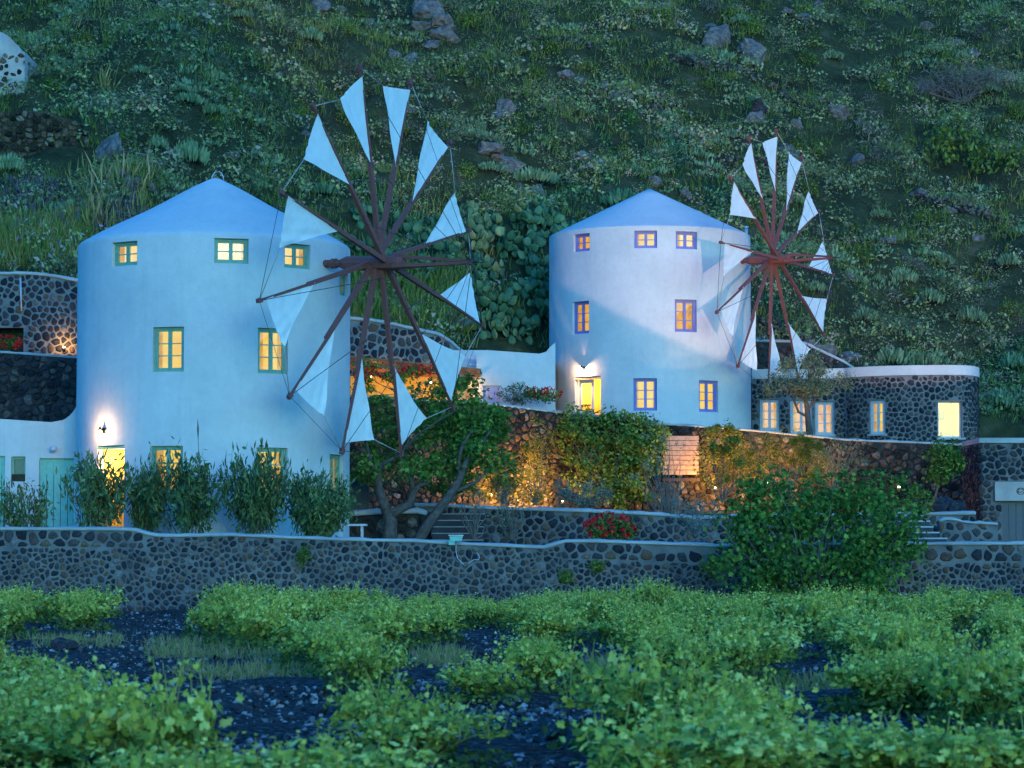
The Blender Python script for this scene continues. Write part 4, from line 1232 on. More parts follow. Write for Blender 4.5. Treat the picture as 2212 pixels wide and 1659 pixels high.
# floodlight on its post by the lane, cone rim shaped as the second mill's shadow edge
fp = Vector((19.0, 26.0, 2.2))
t = empty('floodlight', (fp.x, fp.y, 0), 'small floodlight on a post beside the vineyard', 'lamp')
aim = (PX(1901, -371, 92.) - fp).normalized()
edge = (PX(1450, 745, 90.6) - fp).normalized()
q = MB(); q.tube([(fp.x, fp.y, 0), (fp.x, fp.y, fp.z - .05)], .05, 8); q.build('post', M['metal'], t, (fp.x, fp.y, 0))
q = MB(); q.box(fp - aim * .15, (.16, .08, .12), aim.cross(Vector((0, 0, 1))).normalized(), None, aim); q.build('housing', M['metal'], t, fp)
sl = bpy.data.lights.new('flood_light', 'SPOT'); sl.energy = 30000 * LAMP * 3; sl.color = (1.0, .56, .46); sl.spot_size = 2 * aim.angle(edge); sl.spot_blend = .035; sl.shadow_soft_size = .06
so = bpy.data.objects.new('flood_light', sl); link(so, t, fp); so.rotation_euler = (-aim).to_track_quat('Z', 'Y').to_euler()
# ------------------------------------------------------------------ plants: prototypes
def proto_mesh(name, parts, mat, smooth=False):
    V, F, X = join(parts)
    return mesh_np(name, V, F, mat, X, smooth)
def stem_mesh(name, polys, r0, r1, mat, n=4):
    b = MB()
    for P in polys: b.tube(P, [r0 + (r1 - r0) * i / max(1, len(P) - 1) for i in range(len(P))], n, True, False)
    return b.mesh(name, mat)

# ---- grapevines
def vine_proto(seed, big=1.0, n_cane=15, per=44, dense=1.0):
    rng = np.random.default_rng(seed)
    canes = []; P = []; N = []; S = []; v = []
    for k in range(n_cane):
        a = k * 2.4 + rng.uniform(-.4, .4); L = rng.uniform(.65, 1.25) * big; up = rng.uniform(.45, 1.0)
        pts = []
        for i in range(7):
            t = i / 6
            rr = L * (.15 * t + .75 * t ** .9); z = .10 + up * .62 * math.sin(t * 2.65) * (big + .12) + (rng.uniform(0, .10) if i > 4 else 0)
            pts.append(np.array([rr * math.cos(a + .35 * t), rr * math.sin(a + .35 * t), max(z, .05)]))
        if rng.random() < .4:
            pts[-1] = pts[-2] + np.array([.05 * math.cos(a), .05 * math.sin(a), rng.uniform(.15, .3)])
        canes.append([Vector(p) for p in pts])
        for j in range(int(per * dense)):
            t = rng.uniform(.12, 1.0); f = t * 6; i = min(5, int(f)); p = pts[i] * (1 - f + i) + pts[i + 1] * (f - i)
            off = rng.normal(size=3) * .11 * big; off[2] = abs(off[2]) * .7 - .03
            P.append(p + off)
            nn = np.array([math.cos(a) * .3, math.sin(a) * .3, 1.0]) + rng.normal(size=3) * .85
            N.append(nn)
            tip = max(0, (t - .75) * 3)
            S.append((.045 + .060 * rng.random()) * (1 - .45 * tip))
            v.append(np.clip(.0 + 1.15 * rng.random() * (.12 + p[2] * 1.7) + .5 * tip * rng.random(), 0, 1))  # lower leaves coloured darker, canopy shade put into v; young tips paler
    # low skirt of leaves trailing on the soil
    for k in range(210):
        a = rng.random() * 6.28; r = big * (.25 + .72 * rng.random() ** .7)
        P.append(np.array([r * math.cos(a), r * math.sin(a), .03 + .26 * rng.random() * (1.15 - r / big * .6)])); N.append(np.array([math.cos(a) * .8, math.sin(a) * .8, .6]) + rng.normal(size=3) * .6)
        S.append(.05 + .055 * rng.random()); v.append(.26 * rng.random())  # dark end of the leaf colours only, standing in for shade near the soil
    # young upright shoots with small pale leaves
    for k in range(32):
        a = rng.random() * 6.28; r = .75 * big * rng.random() ** .6; z0 = .30 + .28 * (1 - r) * big; h = rng.uniform(.16, .46)
        q = np.array([r * math.cos(a), r * math.sin(a), z0]); d = np.array([rng.normal() * .25, rng.normal() * .25, 1.])
        canes.append([Vector(q), Vector(q + d * h * .5), Vector(q + d * h)])
        for j in range(9):
            t = (j + rng.random()) / 9
            P.append(q + d * h * t + rng.normal(size=3) * .03); N.append(rng.normal(size=3) + np.array([0, 0, .6])); S.append(.075 * (1.15 - .7 * t)); v.append(np.clip(.5 + .5 * t * rng.random() + .1 * rng.normal(), 0, 1))
    P = np.array(P); N = np.array(N)
    P[:, 2] = np.maximum(P[:, 2], .04)
    FR = frames_normal(N, rng)
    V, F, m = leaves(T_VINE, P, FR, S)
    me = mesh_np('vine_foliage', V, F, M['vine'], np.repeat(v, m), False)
    ce = stem_mesh('vine_canes', canes, .009, .003, M['cane'])
    b = MB(); b.tube([(0, 0, -.05), (.03, .02, .07), (-.03, .05, .13)], [.05, .045, .03], 6)
    return me, ce, b.mesh('vine_trunk', M['bark'])
VINES = [vine_proto(100 + k, .64 + .035 * k, 13 + k % 4, 44 + 4 * (k % 3)) for k in range(7)]
def plant_vine(k, loc, rz, s, label, group):
    me, ce, tr = VINES[k]
    t = empty('grapevine', loc, label, 'grapevine', group)
    t.rotation_euler = (0, 0, rz); t.scale = s
    for nm, m in (('foliage', me), ('canes', ce), ('trunk', tr)):
        o = bpy.data.objects.new(nm, m); COL.objects.link(o); o.parent = t
        if nm == 'foliage': o['kind'] = 'stuff'
    return t
def in_poly(x, y, poly):
    c = False
    for i in range(len(poly)):
        (x0, y0), (x1, y1) = poly[i], poly[i - 1]
        if (y0 > y) != (y1 > y) and x < (x1 - x0) * (y - y0) / (y1 - y0) + x0: c = not c
    return c
# bare soil between the vines (image outline of the ground that shows, plus the height of a vine in front of it)
BARE = [[(20, 1368), (180, 1364), (440, 1366), (460, 1400), (420, 1500), (360, 1560), (200, 1560), (20, 1530)],
        [(350, 1428), (560, 1420), (660, 1436), (680, 1650), (632, 1700), (530, 1745), (350, 1740)],
        [(626, 1510), (820, 1505), (820, 1700), (640, 1710)],
        [(890, 1390), (1035, 1388), (1035, 1580), (890, 1580)],
        [(990, 1580), (1150, 1560), (1210, 1515), (1340, 1515), (1345, 1880), (990, 1920)],
        [(1260, 1420), (1370, 1415), (1370, 1590), (1260, 1590)],
        [(1650, 1448), (1880, 1442), (1880, 1580), (1810, 1610), (1810, 1880), (1645, 1880)],
        [(1880, 1560), (2085, 1555), (2085, 1820), (1880, 1820)],
        [(260, 1322), (460, 1322), (460, 1378), (290, 1388)],
        [(2060, 1362), (2160, 1355), (2170, 1490), (2075, 1490)],
        [(1060, 1375), (1130, 1372), (1140, 1440), (1065, 1445)],
        [(1480, 1395), (1560, 1392), (1570, 1480), (1490, 1485)]]
rv = random.Random(11)
Y = 9.0
row = 0
nv = 0
while Y < 60.6:
    half = Y * 1106 / FPX + 1.2
    x = -half + rv.uniform(0, 1.2) + (.7 if row % 2 else 0)
    while x < half:
        xx, yy = x + rv.uniform(-.25, .25), Y + rv.uniform(-.35, .35)
        px, py = to_px((xx, yy, 0))
        top = to_px((xx, yy, .55))[1]
        ok = not any(in_poly(px, py, p) for p in BARE)
        if Y < 18.5: ok = ok and top < 1690 and rv.random() < .85
        if yy > 59.9: ok = ok and not (1560 < px < 1990)
        if ok and rv.random() < .87:
            s = rv.uniform(.68, .98)
            hz = 1.0
            if Y < 16: hz = .8
            plant_vine(rv.randrange(7), (xx, yy, 0), rv.uniform(0, 6.28), (s, s, s * rv.uniform(.66, 1.08) * hz), 'low bushy grapevine growing in the black soil', 'grapevines in the vineyard'); nv += 1
        x += rv.uniform(1.3, 1.75)
    Y += 1.6 if Y < 30 else 1.85
    row += 1
for px0, px1, step, Yv, kz in ((0, 330, 110, 21.8, .8), (-20, 340, 130, 18.4, .72), (390, 980, 135, 15.4, .66), (830, 960, 110, 19.5, .8), (1370, 1640, 110, 16.4, .68), (1400, 1640, 110, 21.0, .85), (1840, 2200, 125, 16.6, .66), (1890, 2170, 110, 25.0, .95)):
    px = px0
    while px < px1:
        yy = Yv + rv.uniform(-.6, .6); s = rv.uniform(.72, .98)
        plant_vine(rv.randrange(7), (XW(px + rv.uniform(-25, 25), yy), yy, 0), rv.uniform(0, 6.28), (s, s, s * kz * rv.uniform(.85, 1.12)), 'low bushy grapevine growing in the black soil', 'grapevines in the vineyard'); nv += 1
        px += step * rv.uniform(.9, 1.25)

# loose lava gravel, pebbles and dry grass on the soil
def octa_scatter(P, S, rng):
    T = np.array([(1, 0, 0), (0, 1, 0), (-1, 0, 0), (0, -1, 0), (.1, 0, .7), (0, .1, -.6)], float)
    TF = np.array([(0, 1, 4), (1, 2, 4), (2, 3, 4), (3, 0, 4), (1, 0, 5), (2, 1, 5), (3, 2, 5), (0, 3, 5)])
    FR = frames_normal(np.array([[0, 0, 1.]]) + rng.normal(size=(len(P), 3)) * .5, rng)
    return leaves((T, TF), P, FR, S)
rg = np.random.default_rng(5)
n = 26000
Yr = 12 + 48 * rg.random(n) ** 1.2; Xr = (rg.random(n) * 2 - 1) * (Yr * 1106 / FPX + .8)
P = np.stack([Xr, Yr, .01 + 0 * Xr], 1)
V, F, m = octa_scatter(P, .010 + .045 * rg.random(n) ** 2.6, rg)
tag(obj('gravel', mesh_np('gravel', V, F, piece_mat('pumice_gravel', [(0, (.02, .02, .022)), (.4, (.06, .058, .058)), (.7, (.2, .19, .18)), (1, (.46, .44, .42))], namount=.3), np.repeat(rg.random(n), m), False)), 'loose lava gravel on the vineyard soil', 'gravel', kind='stuff')
def blades_at(P, H, rng, n_each, spread, v0, v1, lean=.35, w=1.0):
    k = np.repeat(np.arange(len(P)), n_each); n = len(k)
    base = P[k] + rng.normal(size=(n, 3)) * np.array([spread, spread, 0])
    D = rng.normal(size=(n, 3)) * lean + np.array([0, 0, 1.])
    FR = frames_dir(D, rng)
    V, F, m = leaves((T_BLADE[0] * np.array([w, 1, 1]), T_BLADE[1]), base, FR, H * (.5 + .8 * rng.random(n)))
    return V, F, np.repeat(v0 + (v1 - v0) * rng.random(n), m)
gp = []
for x0, y0, x1, y1, c in ((330, 1385, 620, 1425, 170), (60, 1380, 260, 1400, 60), (900, 1405, 1000, 1440, 60), (380, 1440, 780, 1470, 90), (1280, 1430, 1350, 1470, 30), (1600, 1470, 1850, 1500, 60), (600, 1330, 640, 1360, 20)):
    for _ in range(c): gp.append(GP(rv.uniform(x0, x1), rv.uniform(y0, y1)))
V, F, X = blades_at(np.array([tuple(p) for p in gp]), .16, rg, 14, .10, .55, 1.0, .6)
tag(obj('dry_grass', mesh_np('dry_grass', V, F, M['grass'], X, False)), 'short dry grass on bare vineyard soil', 'grass', kind='stuff')

# ---- lava rocks and boulders
def boulder_mesh(seed, rough=.4, sub=3):
    import bmesh
    bm = bmesh.new(); bmesh.ops.create_icosphere(bm, subdivisions=sub, radius=1)
    rng = np.random.default_rng(seed); D = unit(rng.normal(size=(16, 3))); A = rng.uniform(.5, 1.0, 16)
    for v in bm.verts:
        c = np.array(v.co); r = 1.0
        for d, a in zip(D, A):
            k = float(c @ d)
            if k > a * .8: r = min(r, a * .8 / k)
        r *= 1 + rough * .35 * math.sin(5 * c[0] + seed) * math.sin(4 * c[1] + 2 * seed) + rough * .2 * math.sin(11 * c[2] + 7 * c[0])
        v.co = v.co * r
    me = bpy.data.meshes.new('boulder'); bm.to_mesh(me); bm.free()
    a = me.attributes.new('v', 'FLOAT', 'FACE'); a.data.foreach_set('value', np.clip(.5 + .15 * rng.normal(size=len(me.polygons)), 0, 1))
    me.materials.append(M['rock'])
    return me
ROCKS = [boulder_mesh(20 + k) for k in range(7)]
def rock_with(me, mat):
    c = me.copy(); c.materials.clear(); c.materials.append(mat); return c
LAVA = [rock_with(m, M['darkstone']) for m in ROCKS[:4]]
def put_rock(name, me, loc, sc, label, group, rnd=rv):
    o = obj(name, me, None, loc); o.scale = sc; o.rotation_euler = (rnd.uniform(-.3, .3), rnd.uniform(-.3, .3), rnd.uniform(0, 6.28))
    return tag(o, label, 'rock', group)
p = GP(128, 1402)
put_rock('lava_rock', LAVA[1], p + Vector((0, 0, .06)), (.30, .22, .12), 'flat black lava rock lying on open soil by dry grass', None)
for px, py, s in ((455, 1500, .10), (520, 1540, .13), (560, 1530, .08), (690, 1545, .12), (460, 1560, .09), (610, 1480, .07), (1720, 1585, .12), (1760, 1480, .09), (1150, 1630, .1), (1200, 1600, .12), (960, 1425, .1), (430, 1475, .08), (880, 1640, .1), (1960, 1610, .13), (2010, 1640, .1), (1690, 1625, .09)):
    put_rock('lava_rock', LAVA[rv.randrange(4)], GP(px, py) + Vector((0, 0, s * .3)), (s * rv.uniform(.9, 1.4), s, s * .6), 'small dark lava rock on bare soil between the vines', 'small lava rocks between the vines')

# ------------------------------------------------------------------ shrubs and trees
def ell_px(px, py, rx, ry, Y, ryd=None):
    c = PX(px, py, Y); k = Y / FPX
    return (c.x, c.y, c.z, rx * k, (ryd if ryd else rx * k * .9), ry * k)
def px_path(pts, Y, dy=0.):
    return [PX(x, y, Y + (dy * i)) for i, (x, y) in enumerate(pts)]
def plant(name, label, cat, base, group=None): return empty(name, base, label, cat, group)
def add_foliage(t, ells, n, T, size, mat, seed, name='crown', clump=None, **kw):
    rng = np.random.default_rng(seed)
    if clump:
        # leafy clumps standing out from the body of the plant
        P, N, r = blob_points(ells, clump[0], rng, .85, .3)
        sub = [(*p, *(rng.uniform(clump[1], clump[2], 3) * np.array([1, 1, .8]))) for p in P]
        a = blob_foliage(ells, int(n * .4), T, size, rng, **kw)
        kw = dict(kw); kw['shell'] = .2
        V, F, X = join([a, blob_foliage(sub, int(n * .6), T, size, rng, **kw)])
    else: V, F, X = blob_foliage(ells, n, T, size, rng, **kw)
    return tag(obj(name, mesh_np(name, V, F, mat, X, False), t), kind='stuff')
def add_twigs(t, base, ells, n, mat, seed, r0=.02, r1=.005, name='branches', mid=.5):
    rng = np.random.default_rng(seed); P, N, r = blob_points(ells, n, rng, .5, .1)
    b = MB()
    for p in P:
        p = Vector(p); q = Vector(base).lerp(p, mid) + Vector(rng.normal(size=3) * .12)
        q.z = max(q.z, base[2] + .1)
        b.tube([base, Vector(base).lerp(q, .5) + Vector(rng.normal(size=3) * .05), q, q.lerp(p, .6) + Vector(rng.normal(size=3) * .05), p], [r0, r0 * .8, r0 * .6, r0 * .4, r1], 4, True, False)
    return obj(name, b.mesh(name, mat), t)

# oleanders in front of the first mill
def oleander_proto(seed, n_stem=26, per=115):
    rng = np.random.default_rng(seed); stems = []; P = []; D = []; S = []; v = []
    for k in range(n_stem):
        a = k * 2.39996 + rng.uniform(-.3, .3); sp = .08 + .62 * rng.random() ** .7; H = rng.uniform(.75, 1.0) * (1 - .35 * sp * sp)
        pts = [np.array([0.04 * math.cos(a), .04 * math.sin(a), 0.])]
        for i in range(1, 7):
            t = i / 6; pts.append(np.array([sp * math.cos(a) * t ** 1.35 + rng.normal() * .015, sp * math.sin(a) * t ** 1.35 + rng.normal() * .015, H * t]))
        stems.append([Vector(p) for p in pts])
        for j in range(per):
            t = .46 + .54 * rng.random() ** .75; f = t * 6; i = min(5, int(f)); p = pts[i] * (1 - f + i) + pts[i + 1] * (f - i)
            d = pts[i + 1] - pts[i]; d = d / np.linalg.norm(d)
            side = rng.normal(size=3)
            P.append(p + rng.normal(size=3) * .055 * (.3 + t)); D.append(d * rng.uniform(0, .8) + unit(side) * .9); S.append(.075 + .05 * rng.random()); v.append(rng.random() ** 1.4)
    P = np.array(P); D = np.array(D)
    V, F, m = leaves((T_LANCE[0] * np.array([1.5, 1, 1]), T_LANCE[1]), P, frames_dir(D, rng), S)
    return mesh_np('oleander_foliage', V, F, M['oleander'], np.repeat(v, m), False), stem_mesh('oleander_stems', stems, .010, .004, M['twig'])
OL = [oleander_proto(300 + k, 18 + 6 * (k % 3), 74 + 10 * k) for k in range(6)]
for i, (px, pyt, w, k, Yo, lab) in enumerate(((55, 1046, 122, 0, 65.0, 'small round oleander bush in front of the annex window and teal door'), (202, 990, 165, 2, 64.8, 'dense oleander bush covering the lit mill door'),
        (306, 1006, 92, 1, 65.2, 'slim oleander bush between the mill door and a lit window'), (410, 986, 175, 0, 64.6, 'broad oleander bush below the lit window by the mill door'), (552, 980, 150, 2, 64.6, 'tall oleander bush covering a lit ground floor window'), (684, 1024, 150, 1, 64.8, 'spreading oleander bush near the corner of the mill'))):
    base = Vector((XW(px, Yo), Yo, .93)); H = ZW(pyt, Yo) - .93
    t = plant('oleander_bush', lab, 'bush', base, 'oleanders in front of the mill'); t.rotation_euler = (rv.uniform(-.12, .12), rv.uniform(-.14, .14), i * 1.7); k = i
    wd_ = w / FPX * Yo
    t.scale = (wd_ / 1.26, wd_ / 1.26, H / .97)
    for nm, m in (('foliage', OL[k][0]), ('stems', OL[k][1])):
        o = bpy.data.objects.new(nm, m); COL.objects.link(o); o.parent = t
        if nm == 'foliage': o['kind'] = 'stuff'
# tall dry stalk
b = MB(); st = px_path([(432, 1060), (430, 1000), (428, 950), (427, 905)], 64.9)
b.tube(st, [.012, .01, .008, .004], 5); b.tube([st[2], st[2].lerp(st[3], .5), st[3]], [.006, .03, .004], 5)
tag(b.build('dry_stalk', M['twig'], None, (st[0].x, st[0].y, .93)), 'tall thin flower stalk rising in front of the white mill wall', 'plant')
# terracotta planters by the oleanders
for px, w in ((258, 70), (505, 0)):
    if w:
        p = Vector((XW(px, 64.2), 64.2, 1.35)); q = MB(); q.box(p, (.62, .2, .42)); q.box(p + Vector((0, 0, .42)), (.66, .24, .04))
        tag(q.build('planter', plain('terracotta', (.22, .09, .06), .8), None, p), 'long terracotta planter under the oleanders', 'planter')

# old fig tree in the middle
fb = PX(838, 1165, 70.6); fb.z = .93
t = plant('fig_tree', 'old fig tree with pale forked trunk behind the vineyard wall', 'tree', fb)
b = MB()
for pts, r in (([(840, 1180), (842, 1150), (845, 1128), (838, 1110)], [.24, .20, .17, .16]), ([(838, 1112), (828, 1085), (818, 1050), (815, 1022), (828, 1000), (852, 990)], [.15, .13, .11, .09, .07, .04]), ([(840, 1118), (862, 1100), (885, 1090), (895, 1060), (905, 1050), (925, 1040)], [.14, .13, .11, .09, .07, .04]),
               ([(893, 1065), (890, 1040), (878, 1010), (862, 985)], [.08, .06, .05, .02]), ([(905, 1050), (918, 1030), (912, 1010)], [.06, .04, .02]), ([(815, 1022), (800, 1000), (792, 960), (800, 920)], [.07, .05, .04, .02]), ([(852, 990), (880, 960), (890, 920), (880, 880)], [.05, .04, .03, .02]), ([(862, 985), (900, 940), (960, 900), (1000, 880)], [.04, .03, .025, .01])):
    b.tube(px_path(pts, 70.6), r, 7)
b.build('trunk', M['bark'], t)
ef = [ell_px(965, 1005, 60, 30, 70.3, .5), ell_px(1040, 990, 45, 35, 70.3, .5), ell_px(812, 1010, 35, 28, 70.2, .4), ell_px(900, 1010, 40, 22, 70.3, .4), ell_px(1000, 850, 60, 35, 73.3, .9), ell_px(1060, 900, 50, 40, 73.1, .8), ell_px(800, 1000, 45, 60, 74.0, .8), ell_px(870, 1020, 50, 40, 74.2, .8), ell_px(905, 905, 80, 60, 72.8, 1.4), ell_px(990, 900, 80, 55, 73.2, 1.3), ell_px(840, 900, 60, 50, 73.0, 1.1), ell_px(1040, 940, 50, 45, 72.8, .9), ell_px(940, 965, 80, 45, 73.0, 1.1), ell_px(820, 960, 45, 50, 73.4, .8), ell_px(930, 850, 60, 35, 73.2, 1.0)]
add_foliage(t, ef, 6600, T_FIG, .115, M['fig'], 401, clump=(80, .14, .40), shell=.35, upmix=.45, spread=.8)
fb2 = PX(905, 1165, 70.2); fb2.z = .93
t = plant('fig_tree', 'leaning fig tree with slanting bare trunk beside the slate stairs', 'tree', fb2)
b = MB()
for pts, r in (([(898, 1180), (920, 1140), (945, 1105), (975, 1065), (995, 1030), (1010, 990)], [.17, .15, .13, .12, .10, .06]), ([(975, 1065), (1000, 1055), (1030, 1040), (1060, 1010)], [.07, .05, .04, .02]), ([(995, 1030), (990, 1000), (1000, 960), (1020, 930)], [.07, .05, .04, .02]), ([(1010, 990), (1040, 960), (1060, 930)], [.05, .04, .02])):
    b.tube(px_path(pts, 70.2), r, 7)
b.build('trunk', M['bark'], t)
add_foliage(t, [ell_px(1020, 950, 60, 50, 71.4, .9), ell_px(985, 1000, 40, 30, 71.4, .6), ell_px(1070, 925, 40, 35, 71.8, .7)], 2200, T_FIG, .12, M['fig'], 402, clump=(18, .15, .35), shell=.3, upmix=.45, spread=.8)

# creeper mass over the retaining wall
t = plant('creeper', 'thick green creeper hanging over the rubble wall below the blue windowed mill', 'creeper', PX(1320, 1085, 87.8))
ei = [ell_px(1300, 925, 85, 45, 88.0, .8), ell_px(1370, 935, 65, 50, 88.0, .8), ell_px(1250, 905, 50, 35, 88.2, .7), ell_px(1320, 985, 80, 55, 87.6, .9), ell_px(1290, 1040, 75, 45, 87.4, .8), ell_px(1390, 980, 45, 45, 87.8, .7), ell_px(1350, 1050, 60, 45, 87.5, .7), ell_px(1225, 950, 30, 40, 88.0, .5)]
add_foliage(t, ei, 11000, T_OVAL, .13, M['ivy'], 410, clump=(60, .18, .42), name='foliage', shell=.45, upmix=.35, spread=.7)
add_twigs(t, PX(1320, 1085, 87.6), ei, 30, M['twig'], 411)
# shrubs in front of the retaining wall, lit by the garden lamps
def bush(label, ells, n, T, size, mat, seed, base, tw=14, group=None, name='shrub', cat='shrub', **kw):
    t = plant(name, label, cat, base, group)
    add_foliage(t, ells, n, T, size, mat, seed, name='foliage', clump=(14, .10, .28), **kw)
    if tw: add_twigs(t, base, ells, tw, M['twig'], seed + 1)
    return t
bush('loose yellow green shrub glowing in front of a garden lamp', [ell_px(1100, 1030, 55, 50, 86.6, .7), ell_px(1060, 1060, 40, 35, 86.6, .6), ell_px(1130, 1060, 35, 30, 86.4, .5)], 2600, T_OVAL, .10, M['yellow_leaf'], 420, PX(1095, 1092, 86.5), shell=.2)
bush('feathery tan shrub high on the rubble wall', [ell_px(1170, 960, 40, 40, 87.8, .6), ell_px(1150, 1000, 35, 35, 87.6, .5)], 1100, T_LANCE, .12, M['yellow_leaf'], 422, PX(1160, 1080, 87.6), shell=.2)
bush('slender young shrub with bare stems by the bright lamp', [ell_px(1160, 1045, 32, 50, 85.8, .5)], 420, T_OVAL, .09, M['yellow_leaf'], 424, PX(1155, 1090, 85.6), 18, shell=.1)
bush('round grey blue shrub behind the low garden wall', [ell_px(1260, 1062, 60, 32, 83.0, .8), ell_px(1225, 1075, 30, 22, 83, .5), ell_px(1300, 1075, 30, 22, 83, .5)], 2600, T_LANCE, .10, M['grey_leaf'], 426, PX(1260, 1098, 83))
bush('tall bare twiggy shrub with few grey leaves', [ell_px(1430, 1010, 55, 90, 80.0, .9), ell_px(1470, 1080, 50, 45, 80, .7)], 1300, T_LANCE, .07, M['grey_leaf'], 428, PX(1440, 1150, 80), 70, shell=.05)
bush('silvery low shrub behind the vineyard wall next to the fig bush', [ell_px(1500, 1120, 50, 35, 70.0, .6)], 1500, T_LANCE, .09, M['grey_leaf'], 430, PX(1500, 1160, 70))
bush('dark green shrub under the creeper', [ell_px(1090, 1020, 30, 40, 84.0, .5)], 700, T_OVAL, .11, M['ivy'], 432, PX(1085, 1090, 84))
bush('dark leafy shrub at the foot of the leaning fig', [ell_px(975, 1045, 45, 35, 75.0, .6)], 1200, T_OVAL, .10, M['ivy'], 434, PX(975, 1085, 75))
bush('small spindly shrub in front of the low garden wall', [ell_px(1110, 1090, 40, 40, 73.5, .5), ell_px(1090, 1130, 30, 25, 73.5, .4)], 420, T_OVAL, .07, M['olive'], 436, PX(1105, 1165, 73.5), 26, shell=.1)
bush('thin grey sapling beside the slate stairs', [ell_px(1020, 1085, 45, 25, 71.5, .5)], 420, T_LANCE, .08, M['grey_leaf'], 438, PX(1024, 1165, 71.5), 22, shell=.1)
bush('tangled shrub glowing orange left of the dark olive tree', [ell_px(1560, 960, 55, 45, 86.8, .8), ell_px(1540, 1010, 45, 50, 86.2, .7), ell_px(1600, 1000, 45, 50, 86.2, .7)], 5200, T_OVAL, .09, M['yellow_leaf'], 440, PX(1560, 1085, 86.2), 30)
bush('spreading olive shrub glowing orange below the dark olive tree', [ell_px(1700, 965, 70, 42, 86.6, .9), ell_px(1650, 985, 50, 50, 86.2, .8), ell_px(1750, 1000, 45, 45, 86.4, .8)], 6000, T_LANCE, .11, M['yellow_leaf'], 442, PX(1690, 1085, 86.2), 30)
bush('dark tangled shrub against the terrace wall of the stone house', [ell_px(1810, 985, 60, 32, 87.6, .7), ell_px(1780, 1010, 40, 35, 87.2, .6)], 1700, T_LANCE, .10, M['olive'], 444, PX(1800, 1060, 87.4), 24)
bush('low leafy shrub beside the small wall and steps', [ell_px(1985, 1080, 35, 30, 76.0, .5)], 700, T_OVAL, .10, M['ivy'], 446, PX(1985, 1110, 76))
# olive tree in front of the stone house
ob = PX(1748, 935, 90.2); ob.z = 5.05
t = plant('olive_tree', 'dark olive tree with slim curved trunk in front of the stone house', 'tree', ob)
b = MB()
for pts, r in (([(1750, 945), (1746, 915), (1744, 885), (1740, 860), (1742, 830)], [.13, .11, .10, .08, .04]), ([(1744, 885), (1758, 865), (1775, 845)], [.06, .05, .03]), ([(1743, 900), (1725, 890), (1716, 868), (1712, 845)], [.05, .045, .04, .02]), ([(1740, 862), (1722, 845), (1700, 830)], [.06, .04, .02]), ([(1742, 840), (1752, 800), (1748, 775)], [.05, .03, .01])):
    b.tube(px_path(pts, 90.2), r, 6)
b.build('trunk', M['bark'], t)
eo = [ell_px(1735, 805, 60, 40, 90.2, .9), ell_px(1690, 830, 45, 25, 90.4, .7), ell_px(1790, 825, 50, 25, 90.2, .8), ell_px(1750, 775, 30, 22, 90.3, .5), ell_px(1660, 850, 25, 18, 90.3, .4), ell_px(1745, 840, 50, 18, 90.0, .6), ell_px(1835, 815, 20, 14, 90.2, .35)]
add_foliage(t, eo, 4200, T_LANCE, .13, M['olive'], 450, clump=(40, .12, .32), shell=.25, lump=.35, upmix=.3, spread=.8)
add_twigs(t, PX(1741, 850, 90.2), eo, 26, M['bark'], 451, .03, .006)
# young tree by the terrace wall on the right
tb = PX(2035, 1100, 82.); tb.z = 2.42
t = plant('small_tree', 'young leafy tree with thin stem in front of the storage building', 'tree', tb)
b = MB(); b.tube(px_path([(2012, 1112), (2018, 1085), (2026, 1050), (2032, 1010)], 82.), [.06, .05, .04, .03], 6); b.tube(px_path([(2012, 1112), (2022, 1092), (2034, 1070)], 82.), [.03, .025, .015], 5); b.build('trunk', M['bark'], t)
add_foliage(t, [ell_px(2040, 985, 42, 40, 82.2, .6), ell_px(2025, 1025, 32, 22, 82, .5), ell_px(2065, 1000, 22, 25, 82, .4)], 1500, T_OVAL, .12, M['fig'], 454, shell=.25, lump=.3)
# very large fig bush in front of the vineyard wall
bb = GP(1765, 1325); bb = Vector((bb.x, 60.2, 0))
t = plant('fig_bush', 'huge rounded fig bush spilling over the vineyard wall', 'bush', bb)
eb = [ell_px(1770, 1180, 190, 120, 60.2, 1.6), ell_px(1700, 1110, 130, 75, 60.6, 1.2), ell_px(1860, 1120, 110, 85, 60.6, 1.1), ell_px(1790, 1070, 120, 55, 60.8, 1.0), ell_px(1640, 1180, 90, 90, 60.3, 1.0), ell_px(1910, 1200, 75, 85, 60.4, .9), ell_px(1750, 1250, 180, 60, 59.8, 1.3), ell_px(1900, 1050, 55, 40, 60.9, .7), ell_px(1640, 1080, 55, 55, 60.8, .7), ell_px(1585, 1120, 40, 45, 60.8, .5), ell_px(1960, 1130, 35, 50, 60.7, .5)]
add_foliage(t, eb, 10500, T_FIG, .115, M['fig'], 460, clump=(95, .18, .55), name='crown', shell=.5, lump=.4, upmix=.4, spread=.75, zmin=.05)
add_twigs(t, Vector((bb.x, 60.6, .1)), eb, 80, M['twig'], 461, .035, .007, 'branches', .6)
# weeds growing from the wall
for px, py, rx, ry, lab in ((655, 1200, 18, 26, 'hanging green weed growing out of the wall joints below the oleanders'), (1222, 1246, 22, 18, 'dark green weed tuft on the vineyard wall near the coping step'), (1290, 1222, 16, 12, 'small green weed on the upper course of the vineyard wall'), (1535, 1225, 30, 40, 'creeping dark green weed on the wall beside the big fig bush')):
    t = plant('wall_weed', lab, 'weed', PX(px, py + ry, 61.9), 'weeds on the vineyard wall')
    add_foliage(t, [ell_px(px, py, rx, ry, 61.88, .12)], 260, T_LANCE, .10, M['ivy'], 470 + px, name='leaves', shell=.1, upmix=.2)
